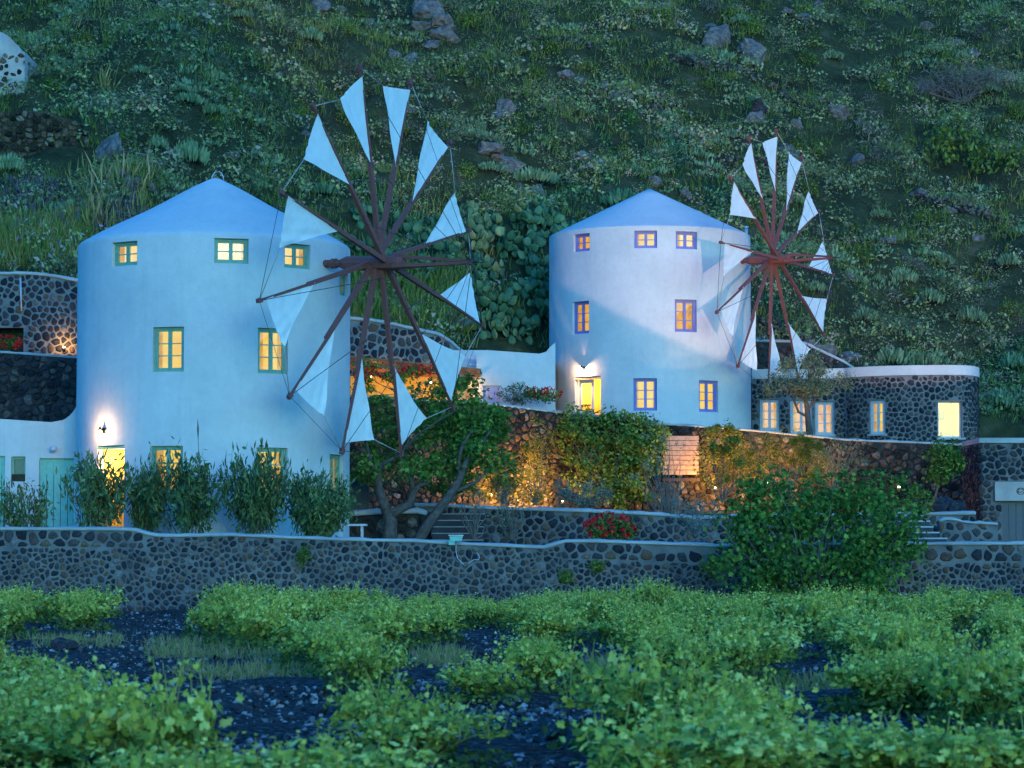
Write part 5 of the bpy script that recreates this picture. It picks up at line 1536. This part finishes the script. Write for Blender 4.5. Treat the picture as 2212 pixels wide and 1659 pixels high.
# geraniums
def geranium(label, ells, nl, nf, base, seed, group='red geraniums'):
    t = plant('geranium', label, 'flowers', base, group)
    add_foliage(t, ells, nl, T_OVAL, .09, M['ivy'], seed, name='leaves', shell=.3)
    rng = np.random.default_rng(seed + 5); P, N, r = blob_points(ells, nf, rng, .92, .15)
    k = P[:, 2] > np.mean([e[2] for e in ells]) - .5 * np.mean([e[5] for e in ells]); P = P[k]
    Q = np.repeat(P, 5, 0) + rng.normal(size=(len(P) * 5, 3)) * .03
    V, F, m = leaves(T_PETAL, Q, frames_normal(rng.normal(size=Q.shape) + np.array([0, -.8, .6]), rng), .055 + .04 * rng.random(len(Q)))
    tag(obj('flowers', mesh_np('flowers', V, F, M['petal'], np.repeat(rng.random(len(Q)), m), False), t), kind='stuff')
    return t
geranium('large bush of red geraniums behind the vineyard wall', [ell_px(1318, 1138, 52, 30, 66.5, .6), ell_px(1290, 1150, 25, 20, 66.5, .4), ell_px(1350, 1148, 24, 20, 66.5, .4)], 1500, 110, PX(1318, 1168, 66.5), 480)
geranium('red geraniums on the terrace beside the lilac door', [ell_px(1180, 855, 35, 16, 89.6, .4), ell_px(1150, 850, 20, 14, 89.6, .3)], 700, 60, PX(1170, 875, 89.4), 482)
geranium('red geraniums glowing in the niche of the stone wall', [ell_px(14, 742, 30, 18, 83.6, .3)], 420, 60, PX(14, 762, 83.6), 484)
geranium('red geraniums under the pergola lamps by the ochre wall', [ell_px(905, 800, 40, 12, 88.3, .3), ell_px(790, 812, 28, 22, 88.3, .3), ell_px(850, 815, 30, 15, 88.3, .3)], 800, 110, PX(880, 835, 88.2), 486)
bush('spiky rosemary bush beside the lilac door', [ell_px(1115, 850, 35, 20, 89.4, .4)], 700, T_LANCE, .14, M['oleander'], 490, PX(1115, 872, 89.3), 10, upmix=.9)
bush('leafy climber along the edge of the pergola', [ell_px(800, 790, 40, 20, 88.2, .3), ell_px(870, 810, 50, 18, 88.2, .3), ell_px(960, 830, 60, 20, 88.2, .4), ell_px(775, 830, 20, 40, 88.2, .3)], 1500, T_OVAL, .12, M['ivy'], 492, PX(870, 860, 88.2), 12, name='climber', cat='climber', shell=.1)

# garden uplights
def uplight(px, py, Y, w, label, group='garden uplights', color=WARM, dz=.12):
    p = PX(px, py, Y); t = empty('garden_lamp', p, label, 'lamp', group)
    q = MB(); q.tube([p - Vector((0, 0, .12)), p + Vector((0, 0, .02))], [.05, .06], 8); q.build('lamp_body', M['metal'], t, p)
    q = MB(); q.tube([p + Vector((0, 0, .02)), p + Vector((0, 0, .05))], [.045, .03], 8); q.build('bulb', M['bulb'], t, p)
    point_light('lamp_light', p + Vector((0, -.05, dz)), color, w * LAMP * 3, .05, t)
uplight(1118, 1080, 87.6, 200, 'glowing ground lamp at the foot of the rubble wall by the yellow shrub')
uplight(1060, 1070, 87.8, 90, 'glowing ground lamp behind the leaning fig tree')
uplight(1215, 1085, 86.5, 36, 'glowing ground lamp behind the grey blue shrub')
uplight(1545, 1055, 87.4, 120, 'glowing ground lamp under the tangled orange shrub')
uplight(1660, 1045, 87.6, 120, 'glowing ground lamp under the spreading olive shrub')
uplight(1740, 1000, 88.0, 36, 'glowing ground lamp beside the dark tangled shrub')
uplight(1942, 1054, 80.0, 22, 'bright little lamp shining beside the big fig bush')
uplight(138, 752, 83.9, 16, 'glowing lamp at the foot of the curving wall above the dry wall')
# ------------------------------------------------------------------ hillside vegetation and rocks
rh = np.random.default_rng(77)
rr_ = random.Random(77)
def hz(P): return np.stack([P[:, 0], P[:, 1], hill_z(P[:, 0], P[:, 1])], 1)
def visible_points(n, ymax=153., skew=1.2):
    """points on the hillside inside the view and a margin round it"""
    x_ = (rh.random(n) * 2 - 1); t = rh.random(n)
    Yp = 84.5 + (ymax - 84.5) * t ** skew
    Xp = x_ * (Yp * 1106 / FPX * 1.06 + 1.0)
    k = Yp > np.interp(Xp, HX, HY) + .15
    return hz(np.stack([Xp[k], Yp[k], Yp[k] * 0], 1))
def patch(P, s, ph):
    """slow variation over the slope: which plant grows where"""
    return .5 + .5 * np.sin(P[:, 0] * s + ph + 1.5 * np.sin(P[:, 1] * s * .7 + ph)) * np.sin(P[:, 1] * s * .9 + 2 * ph + np.sin(P[:, 0] * s * .6))

# shrub variants (unit radius, low dome)
def cushion_variant(seed, n=110, T=T_OVAL, size=.2, flat=.7, up=.35, shell=.55, spread=.6):
    rng = np.random.default_rng(seed)
    V, F, X = blob_foliage([(0, 0, .25, .85, .85, flat), (.35, .2, .2, .5, .5, flat * .7), (-.3, .3, .2, .55, .5, flat * .75)], n, T, size, rng, shell=shell, lump=.25, upmix=up, spread=spread, zmin=-.05)
    return V, F, X
def spurge_variant(seed, n=64):
    rng = np.random.default_rng(seed)
    a = rng.random(n) * 6.28; r = np.sqrt(rng.random(n)) * .8
    P = np.stack([r * np.cos(a), r * np.sin(a), (1 - r * r) * .55], 1)
    D = np.stack([np.cos(a) * r * .7, np.sin(a) * r * .7, np.full(n, .9)], 1) + rng.normal(size=(n, 3)) * .12
    V, F, m = leaves((T_LANCE[0] * np.array([1.5, 1, 1]), T_LANCE[1]), P - np.array([0, 0, .12]), frames_dir(D, rng), .38 + .22 * rng.random(n))
    return V, F, np.repeat(.25 + .75 * rng.random(n), m)
def scatter(P, S, variants, rng, zs=None, v_shift=None, v_gain=1.0):
    out = []
    for i in range(len(P)):
        V, F, X = variants[rng.integers(len(variants))]
        a = rng.random() * 6.28; c, s = math.cos(a), math.sin(a)
        k = S[i]; kz = k * (zs[i] if zs is not None else 1)
        W = np.empty_like(V)
        W[:, 0] = (V[:, 0] * c - V[:, 1] * s) * k + P[i, 0]; W[:, 1] = (V[:, 0] * s + V[:, 1] * c) * k + P[i, 1]; W[:, 2] = V[:, 2] * kz + P[i, 2]
        out.append((W, F, np.clip(X * v_gain + (v_shift[i] if v_shift is not None else 0), 0, 1)))
    return join(out)

# where things with their own place stand, the scrub keeps clear
CLEAR = [(Vector((XW(px_, TY), TY - .6, 0)), .75) for px_ in (10, 50, 90, 130, 165)]
def clear_of(P, extra=0.):
    k = np.ones(len(P), bool)
    for c, r in CLEAR: k &= (np.hypot(P[:, 0] - c.x, (P[:, 1] - c.y) * .8) > r + extra)
    return k

# ---- boulders and rock outcrops, by where the photograph shows them
BO = [(690, 18, 34, 26), (912, 20, 44, 30), (955, 45, 36, 24), (905, 60, 30, 20), (965, 78, 34, 22), (935, 100, 26, 16), (790, 50, 22, 14), (735, 25, 20, 14), (888, 130, 32, 16), (850, 118, 24, 14), (1090, 238, 26, 34), (1075, 255, 20, 18), (1050, 322, 40, 22), (1100, 358, 34, 20), (1075, 340, 24, 16),
      (1562, 86, 36, 34), (1622, 108, 42, 36), (1505, 105, 16, 12), (1530, 60, 18, 10), (1700, 28, 26, 12), (1740, 40, 30, 12), (1765, 15, 20, 14), (1640, 258, 26, 20), (1720, 268, 18, 18), (1808, 245, 34, 22), (1850, 350, 22, 16), (2070, 92, 22, 12), (2105, 118, 14, 12), (2000, 60, 26, 10), (1995, 190, 36, 12),
      (235, 325, 40, 52), (285, 395, 28, 22), (320, 405, 22, 16), (345, 395, 14, 20), (255, 378, 22, 16), (500, 338, 24, 14), (600, 165, 16, 10), (660, 290, 14, 10), (1160, 415, 20, 26), (1185, 440, 18, 14), (1120, 405, 14, 16), (1255, 340, 22, 14), (1290, 350, 16, 10), (1410, 395, 18, 14), (1480, 420, 20, 14), (1345, 335, 20, 12),
      (1300, 190, 18, 14), (1330, 205, 20, 12), (1220, 165, 22, 14), (1255, 175, 20, 12), (880, 235, 24, 14), (860, 215, 16, 10), (930, 165, 14, 9), (1980, 420, 22, 14), (2050, 455, 20, 12), (1920, 520, 22, 12), (1830, 600, 20, 14), (2120, 520, 18, 10), (1700, 330, 30, 22), (1780, 760, 34, 22), (1830, 775, 30, 18), (1745, 745, 20, 14), (2140, 620, 16, 9)]
for i, (px, py, w, h) in enumerate(BO):
    p = hill_hit(px, py + h * .4); k = p.y / FPX
    put_rock('boulder', ROCKS[i % 7], p + Vector((0, .1, h * k * .25)), (w * k * 1.25, w * k, h * k * 1.35), 'weathered grey boulder half buried in the hillside scrub', 'boulders on the hillside', rr_)
    CLEAR.append((p, w * k * .8))
for px, py, s, lab in ((1637, 226, 26, 'smooth dark boulder balanced on another boulder on the hillside'), (1637, 246, 30, 'dark boulder carrying a smaller round boulder on the hillside')):
    p = hill_hit(1638, 262); c = PX(px, py, p.y); k = p.y / FPX
    o = put_rock('boulder', LAVA[0], c, (s * k * .9, s * k * .8, s * k * .62), lab, None, rr_)
# rock outcrop by the garden steps and rocks behind the stone house
for px, py, w, h, Y in ((2040, 1090, 40, 30, 78.5), (2075, 1100, 30, 24, 78.2), (2010, 1100, 28, 16, 77.5), (2095, 1112, 20, 14, 77.0)):
    p = PX(px, py, Y); k = Y / FPX
    put_rock('outcrop_rock', LAVA[rr_.randrange(4)], p, (w * k, w * k, h * k), 'dark rounded rock outcrop behind the small garden wall', 'outcrop rocks by the garden steps', rr_)

# ---- remains of terrace walls
def rubble_row(label, pts, cell, rows, group='tumbled terrace walls'):
    P0 = hill_hit(*pts[0]); root = empty('terrace_wall', P0, label, 'wall', group)
    for (xa, ya), (xb, yb_) in zip(pts, pts[1:]):
        n = max(2, int(math.hypot(xb - xa, yb_ - ya) / cell))
        for i in range(n):
            for j in range(rows):
                px = xa + (xb - xa) * (i + rr_.random()) / n; py = ya + (yb_ - ya) * (i + .5) / n
                if rr_.random() < .12: continue
                p = hill_hit(px, py); k = p.y / FPX; s = cell * k * rr_.uniform(.45, .85)
                o = obj('stone', (LAVA if rr_.random() < .4 else ROCKS)[rr_.randrange(4)], root, p + Vector((rr_.uniform(-.1, .1), -.1, s * .4 + j * cell * k * .75)))
                o.scale = (s * 1.15, s, s * .75); o.rotation_euler = (rr_.uniform(-.4, .4), rr_.uniform(-.4, .4), rr_.uniform(0, 6.28))
        CLEAR.append((hill_hit((xa + xb) / 2, (ya + yb_) / 2), .25 * abs(xb - xa) * P0.y / FPX))
rubble_row('long tumbled dry stone wall climbing below the two big boulders', [(1430, 130), (1520, 150), (1600, 160), (1680, 205), (1720, 240)], 9, 3)
rubble_row('low scattered stone wall high on the slope above the cactus', [(1180, 95), (1240, 98), (1300, 112)], 9, 2)
rubble_row('short stone wall remains beside the upper wheel of sails', [(1385, 245), (1450, 235), (1520, 262)], 9, 2)
rubble_row('collapsed stone terrace behind the wind wheel of the blue windowed mill', [(1560, 365), (1620, 360), (1690, 370)], 9, 3)
rubble_row('broken terrace wall in grass right of the wind wheel', [(1970, 435), (2060, 455), (2160, 480)], 10, 3)
rubble_row('small row of stones above the roof of the green windowed mill', [(560, 328), (610, 325), (660, 332)], 8, 1)
rubble_row('tumbled stones below the ruined terrace wall', [(195, 350), (240, 370), (300, 400)], 10, 2)
rubble_row('loose stones beside the round grey cushion shrub', [(1760, 215), (1820, 240), (1850, 262)], 8, 2)
rubble_row('low rubble bank above the white roof of the stone house', [(1640, 700), (1720, 735), (1800, 745)], 10, 2)

# ---- prickly pears
def pad_mesh(seed):
    rng = np.random.default_rng(seed); V = []; F = []; n, m = 9, 4
    V.append((0, 0, -.0))
    for i in range(1, m):
        t = i / m; w = math.sin(math.pi * t ** .8) * (.36 + .04 * rng.random())
        for k in range(n):
            a = 2 * math.pi * k / n; V.append((w * math.cos(a), w * .22 * math.sin(a), t))
    V.append((0, 0, 1.0))
    for k in range(n): F.append((0, 1 + (k + 1) % n, 1 + k))
    for i in range(m - 2):
        for k in range(n):
            a, b_ = 1 + i * n + k, 1 + i * n + (k + 1) % n; F.append((a, b_, b_ + n)); F.append((a, b_ + n, a + n))
    o = 1 + (m - 2) * n
    for k in range(n): F.append((o + k, o + (k + 1) % n, len(V) - 1))
    return mesh_np('pad', V, np.array(F), M['cactus'], [.25 + .6 * rng.random()] * len(F), True)
PADS = [pad_mesh(k) for k in range(6)]
def prickly_pear(loc, height, n_pads, seed, label='prickly pear cactus with broad flat pads above the pergola', group='prickly pears on the slope'):
    rng = random.Random(seed)
    t = empty('prickly_pear', loc, label, 'cactus', group)
    ends = [(Vector((rng.uniform(-.5, .5), rng.uniform(-.3, .3), -.1)), Vector((rng.uniform(-.3, .3), rng.uniform(-.3, .3), 1)).normalized()) for _ in range(5)]
    count = 0; gen = 0
    while count < n_pads and ends:
        new = []
        for p, d in ends:
            if count >= n_pads: break
            L = rng.uniform(.36, .52)
            o = bpy.data.objects.new('pad', PADS[rng.randrange(6)]); COL.objects.link(o); o.parent = t
            yaw = rng.uniform(0, 6.28)
            q = d.to_track_quat('Z', 'Y') @ Matrix.Rotation(yaw, 4, 'Z').to_quaternion()
            o.location = p; o.rotation_mode = 'QUATERNION'; o.rotation_quaternion = q; o.scale = (L * rng.uniform(.9, 1.2), L, L)
            count += 1
            side = q @ Vector((1, 0, 0)); fw = q @ Vector((0, 1, 0))
            for _ in range(rng.choice((1, 2, 2, 3)) if gen < 5 else 1):
                s = rng.uniform(-.8, .8)
                base = p + d * (L * (.93 - .25 * abs(s))) + side * (s * L * .3)
                nd = (d * .75 + side * s * .9 + fw * rng.uniform(-.55, .55) + Vector((0, 0, .25))).normalized()
                if base.z < height: new.append((base, nd))
        rng.shuffle(new); ends = new; gen += 1
    return t
cp = []
for px, py, h in ((700, 560, 1.5), (760, 560, 1.6), (830, 560, 1.6), (890, 610, 1.7), (960, 590, 1.7), (930, 520, 1.4), (1010, 540, 1.6), (1060, 600, 1.8), (1010, 650, 1.8), (1080, 680, 1.9), (1140, 640, 1.9), (1180, 590, 1.7), (1120, 560, 1.6), (1195, 530, 1.5), (1050, 500, 1.4), (1130, 500, 1.3), (1185, 690, 2.0), (1120, 725, 1.8), (1040, 715, 1.6), (1000, 470, 1.2), (870, 500, 1.2), (800, 480, 1.0), (1215, 500, 1.1), (1170, 470, 1.1)):
    cp.append((px, py, h))
for i, (px, py, h) in enumerate(cp):
    p = hill_hit(px, min(py + 20, 742)); prickly_pear(p, h, 44 if i < 18 else 26, 500 + i); CLEAR.append((p, .7))

# ---- shrubs one can pick out
CUSH = [cushion_variant(600 + k, 420, T_LANCE, .20, .75, .3) for k in range(3)]
SPUR = [spurge_variant(620 + k, 170) for k in range(3)]
LENT = [cushion_variant(640 + k, 650, T_OVAL, .13, .8, .4) for k in range(3)]
CM = [proto_mesh('cushion_shrub', [v], M['cushion']) for v in CUSH]
SM = [proto_mesh('spurge_bush', [v], M['spurge']) for v in SPUR]
LM = [proto_mesh('dark_shrub', [v], M['ivy']) for v in LENT]
YM = proto_mesh('yellow_shrub', [LENT[0]], M['yellow_leaf'])
def shrub(name, me, px, py, w, h, label, group):
    p = hill_hit(px, py + h); k = p.y / FPX
    o = obj(name, me, None, p); o.scale = (w * k, w * k * .9, 2 * h * k * .95); o.rotation_euler = (0, 0, rr_.uniform(0, 6.28))
    CLEAR.append((p, w * k * .6))
    return tag(o, label, 'shrub', group)
shrub('yellow_shrub', YM, 182, 85, 30, 22, 'yellow green shrub standing alone on the upper slope', None)
shrub('cushion_shrub', CM[0], 1880, 268, 58, 45, 'big round grey blue cushion shrub beside the dark thicket', None)
shrub('dark_shrub', LM[0], 2060, 300, 85, 55, 'large dark green thicket on the right of the slope', None)
shrub('dark_shrub', LM[1], 2150, 325, 75, 50, 'dark green thicket spreading downhill beside the larger thicket', None)
shrub('spurge_bush', SM[0], 410, 328, 44, 36, 'rounded pale green spurge bush above the roof of the green windowed mill', None)
shrub('spurge_bush', SM[1], 1022, 270, 30, 22, 'rounded pale green spurge bush beside a pointed boulder', None)
shrub('spurge_bush', SM[2], 1345, 430, 60, 26, 'wide pale spurge bush just left of the blue windowed mill roof', None)
shrub('spurge_bush', SM[0], 1150, 380, 60, 24, 'wide pale spurge bush above the prickly pears', None)
shrub('spurge_bush', SM[1], 1925, 770, 40, 26, 'pale spurge bush behind the roof of the stone house', None)
for px, py, w, h in ((670, 75, 30, 22), (405, 215, 36, 18), (460, 240, 34, 18), (390, 190, 26, 14), (700, 410, 30, 20), (560, 400, 24, 16), (20, 350, 34, 26), (340, 310, 26, 20), (1060, 360, 40, 16), (1440, 250, 30, 14), (1950, 600, 34, 22), (2010, 640, 36, 24), (1870, 680, 30, 22), (2180, 560, 30, 20), (2100, 680, 36, 24), (1990, 780, 40, 24), (2160, 860, 40, 28), (2190, 780, 34, 24), (1760, 620, 26, 18), (1720, 430, 24, 14), (1900, 460, 28, 14), (2040, 560, 26, 14), (1600, 40, 24, 14), (1230, 60, 26, 14), (520, 30, 26, 14), (300, 150, 26, 14), (120, 130, 28, 14), (1800, 120, 24, 14), (1960, 120, 26, 12), (2140, 190, 26, 14)):
    shrub('spurge_bush', SM[rr_.randrange(3)], px, py, w, h, 'pale green spurge bush in the hillside scrub', 'spurge bushes on the hillside')
n_c = 0
while n_c < 90:
    px, py = rr_.uniform(0, 2212), rr_.uniform(5, 760)
    if (165 < px < 755 and py > 500) or (1180 < px < 1630 and py > 480) or (700 < px < 1240 and py > 420) or (px > 1620 and py > 720) or (px < 170 and py > 560): continue
    w = rr_.uniform(18, 38)
    if n_c % 2: shrub('cushion_shrub', CM[rr_.randrange(3)], px, py, w, w * rr_.uniform(.45, .65), 'grey green cushion shrub in the hillside scrub', 'cushion shrubs on the hillside')
    else: shrub('dark_shrub', LM[rr_.randrange(3)], px, py, w, w * rr_.uniform(.45, .7), 'dark green shrub in the hillside scrub', 'dark shrubs on the hillside')
    n_c += 1
# bare grey fig on the slope
p = hill_hit(2080, 225)
t = plant('bare_tree', 'leafless grey spreading tree on the upper right slope', 'tree', p)
eb_ = [ell_px(2070, 175, 80, 45, p.y, 1.6), ell_px(2140, 170, 50, 35, p.y, 1.2), ell_px(2000, 190, 45, 25, p.y, 1.0)]
add_twigs(t, p, eb_, 40, plain('pale_twig', (.15, .15, .15), .9), 700, .045, .012, 'branches', .35)
add_foliage(t, eb_, 1500, (T_LANCE[0] * np.array([.35, 1, 1]), T_LANCE[1]), .42, leaf_mat('bare_twig', [(0, (.10, .11, .10)), (1, (.22, .22, .21))], .0, .0), 701, name='twigs', shell=.1, upmix=.1)
CLEAR.append((p, .8))

# ---- the scrub that nobody could count
SCV = [cushion_variant(660 + k, 100, T_LANCE if k % 3 == 0 else T_OVAL, .17, .66, .15, .72, .38) for k in range(6)]
P = visible_points(10000)
P = P[clear_of(P)]
sel = patch(P, .55, 1.) + .6 * rh.random(len(P)) > .40
P1 = P[sel]
S1 = .34 + .75 * rh.random(len(P1)) ** 1.7
vs_ = (patch(P1, .35, 4.) - .5) * .4 + .27 * rh.normal(size=len(P1))
V, F, X = scatter(P1, S1, SCV, rh, .7 + .5 * rh.random(len(P1)), vs_, .62)
tag(obj('scrub', mesh_np('scrub', V, F, M['scrub'], X, False)), 'low mixed scrub covering the hillside', 'scrub', kind='stuff')
SPV = [spurge_variant(680 + k, 26) for k in range(4)]
P2 = visible_points(6500); P2 = P2[clear_of(P2)]
P2 = P2[patch(P2, .42, 2.3) + .3 * rh.random(len(P2)) > .84]
V, F, X = scatter(P2, .3 + .3 * rh.random(len(P2)), SPV, rh, .6 + .5 * rh.random(len(P2)))
tag(obj('spurge_cover', mesh_np('spurge_cover', V, F, M['spurge'], X, False)), 'spurge growing through the hillside scrub', 'scrub', kind='stuff')
P3 = visible_points(14000, skew=1.15); P3 = P3[clear_of(P3, -.2)]; P3 = P3[patch(P3, .3, 5.1) + .5 * rh.random(len(P3)) > .55]
g = patch(P3, .3, 5.1)
V, F, X = blades_at(P3, .42, rh, 9, .16, 0., .62, .32, 1.2)
X = np.clip(X + np.repeat((g - .45) * .55, 9 * 2), 0, 1)
tag(obj('hill_grass', mesh_np('hill_grass', V, F, M['grass'], X, False)), 'wild grass growing over the hillside', 'grass', kind='stuff')
# reeds and tall grass along the top of the walls
def reeds(name, label, px0, px1, py0, py1, n, H, seed, mat=None, v0=.2, v1=.95):
    rng = np.random.default_rng(seed); pts = []
    for _ in range(n):
        p = hill_hit(rr_.uniform(px0, px1), rr_.uniform(py0, py1)); pts.append(tuple(p))
    V, F, X = blades_at(np.array(pts), H, rng, 5, .12, v0, v1, .26, .22)
    tag(obj(name, mesh_np(name, V, F, mat or M['grass'], X, False)), label, 'grass', kind='stuff')
reeds('reed_grass', 'tall dry reeds above the curving stone wall', -20, 200, 480, 588, 700, .6, 801)
reeds('reed_grass', 'tall reeds above the white topped wall behind the pergola', 740, 1010, 600, 735, 800, .9, 802, None, .1, .8)
reeds('reed_grass', 'tall straw coloured stalks on the slope left of the mill roof', 160, 330, 380, 520, 80, .9, 803, None, .6, 1.)
reeds('flower_patch', 'patch of lilac wild flowers on the slope above the wall', -10, 300, 400, 520, 260, .5, 804, M['lilac_flower'], .1, 1.)
reeds('reed_grass', 'pale tall stalks high above the mill roof', 185, 240, 185, 225, 10, .9, 805, None, .6, 1.)
# agave
p = hill_hit(975, 716)
rng = np.random.default_rng(9); n = 22; a = rng.random(n) * 6.28
D = np.stack([np.cos(a), np.sin(a), .35 + .7 * rng.random(n)], 1)
root = empty('agave', p, 'grey agave with pointed leaves above the pergola wall', 'agave')
for k in range(n):
    V, F, m = leaves((T_LANCE[0] * np.array([1.1, 1, 1]), T_LANCE[1]), np.zeros((1, 3)), frames_dir(D[k:k + 1], rng), [.9 + .3 * rng.random()])
    obj('leaf', mesh_np('leaf', V, F, M['grey_leaf'], [rng.random()] * m, False), root, p)
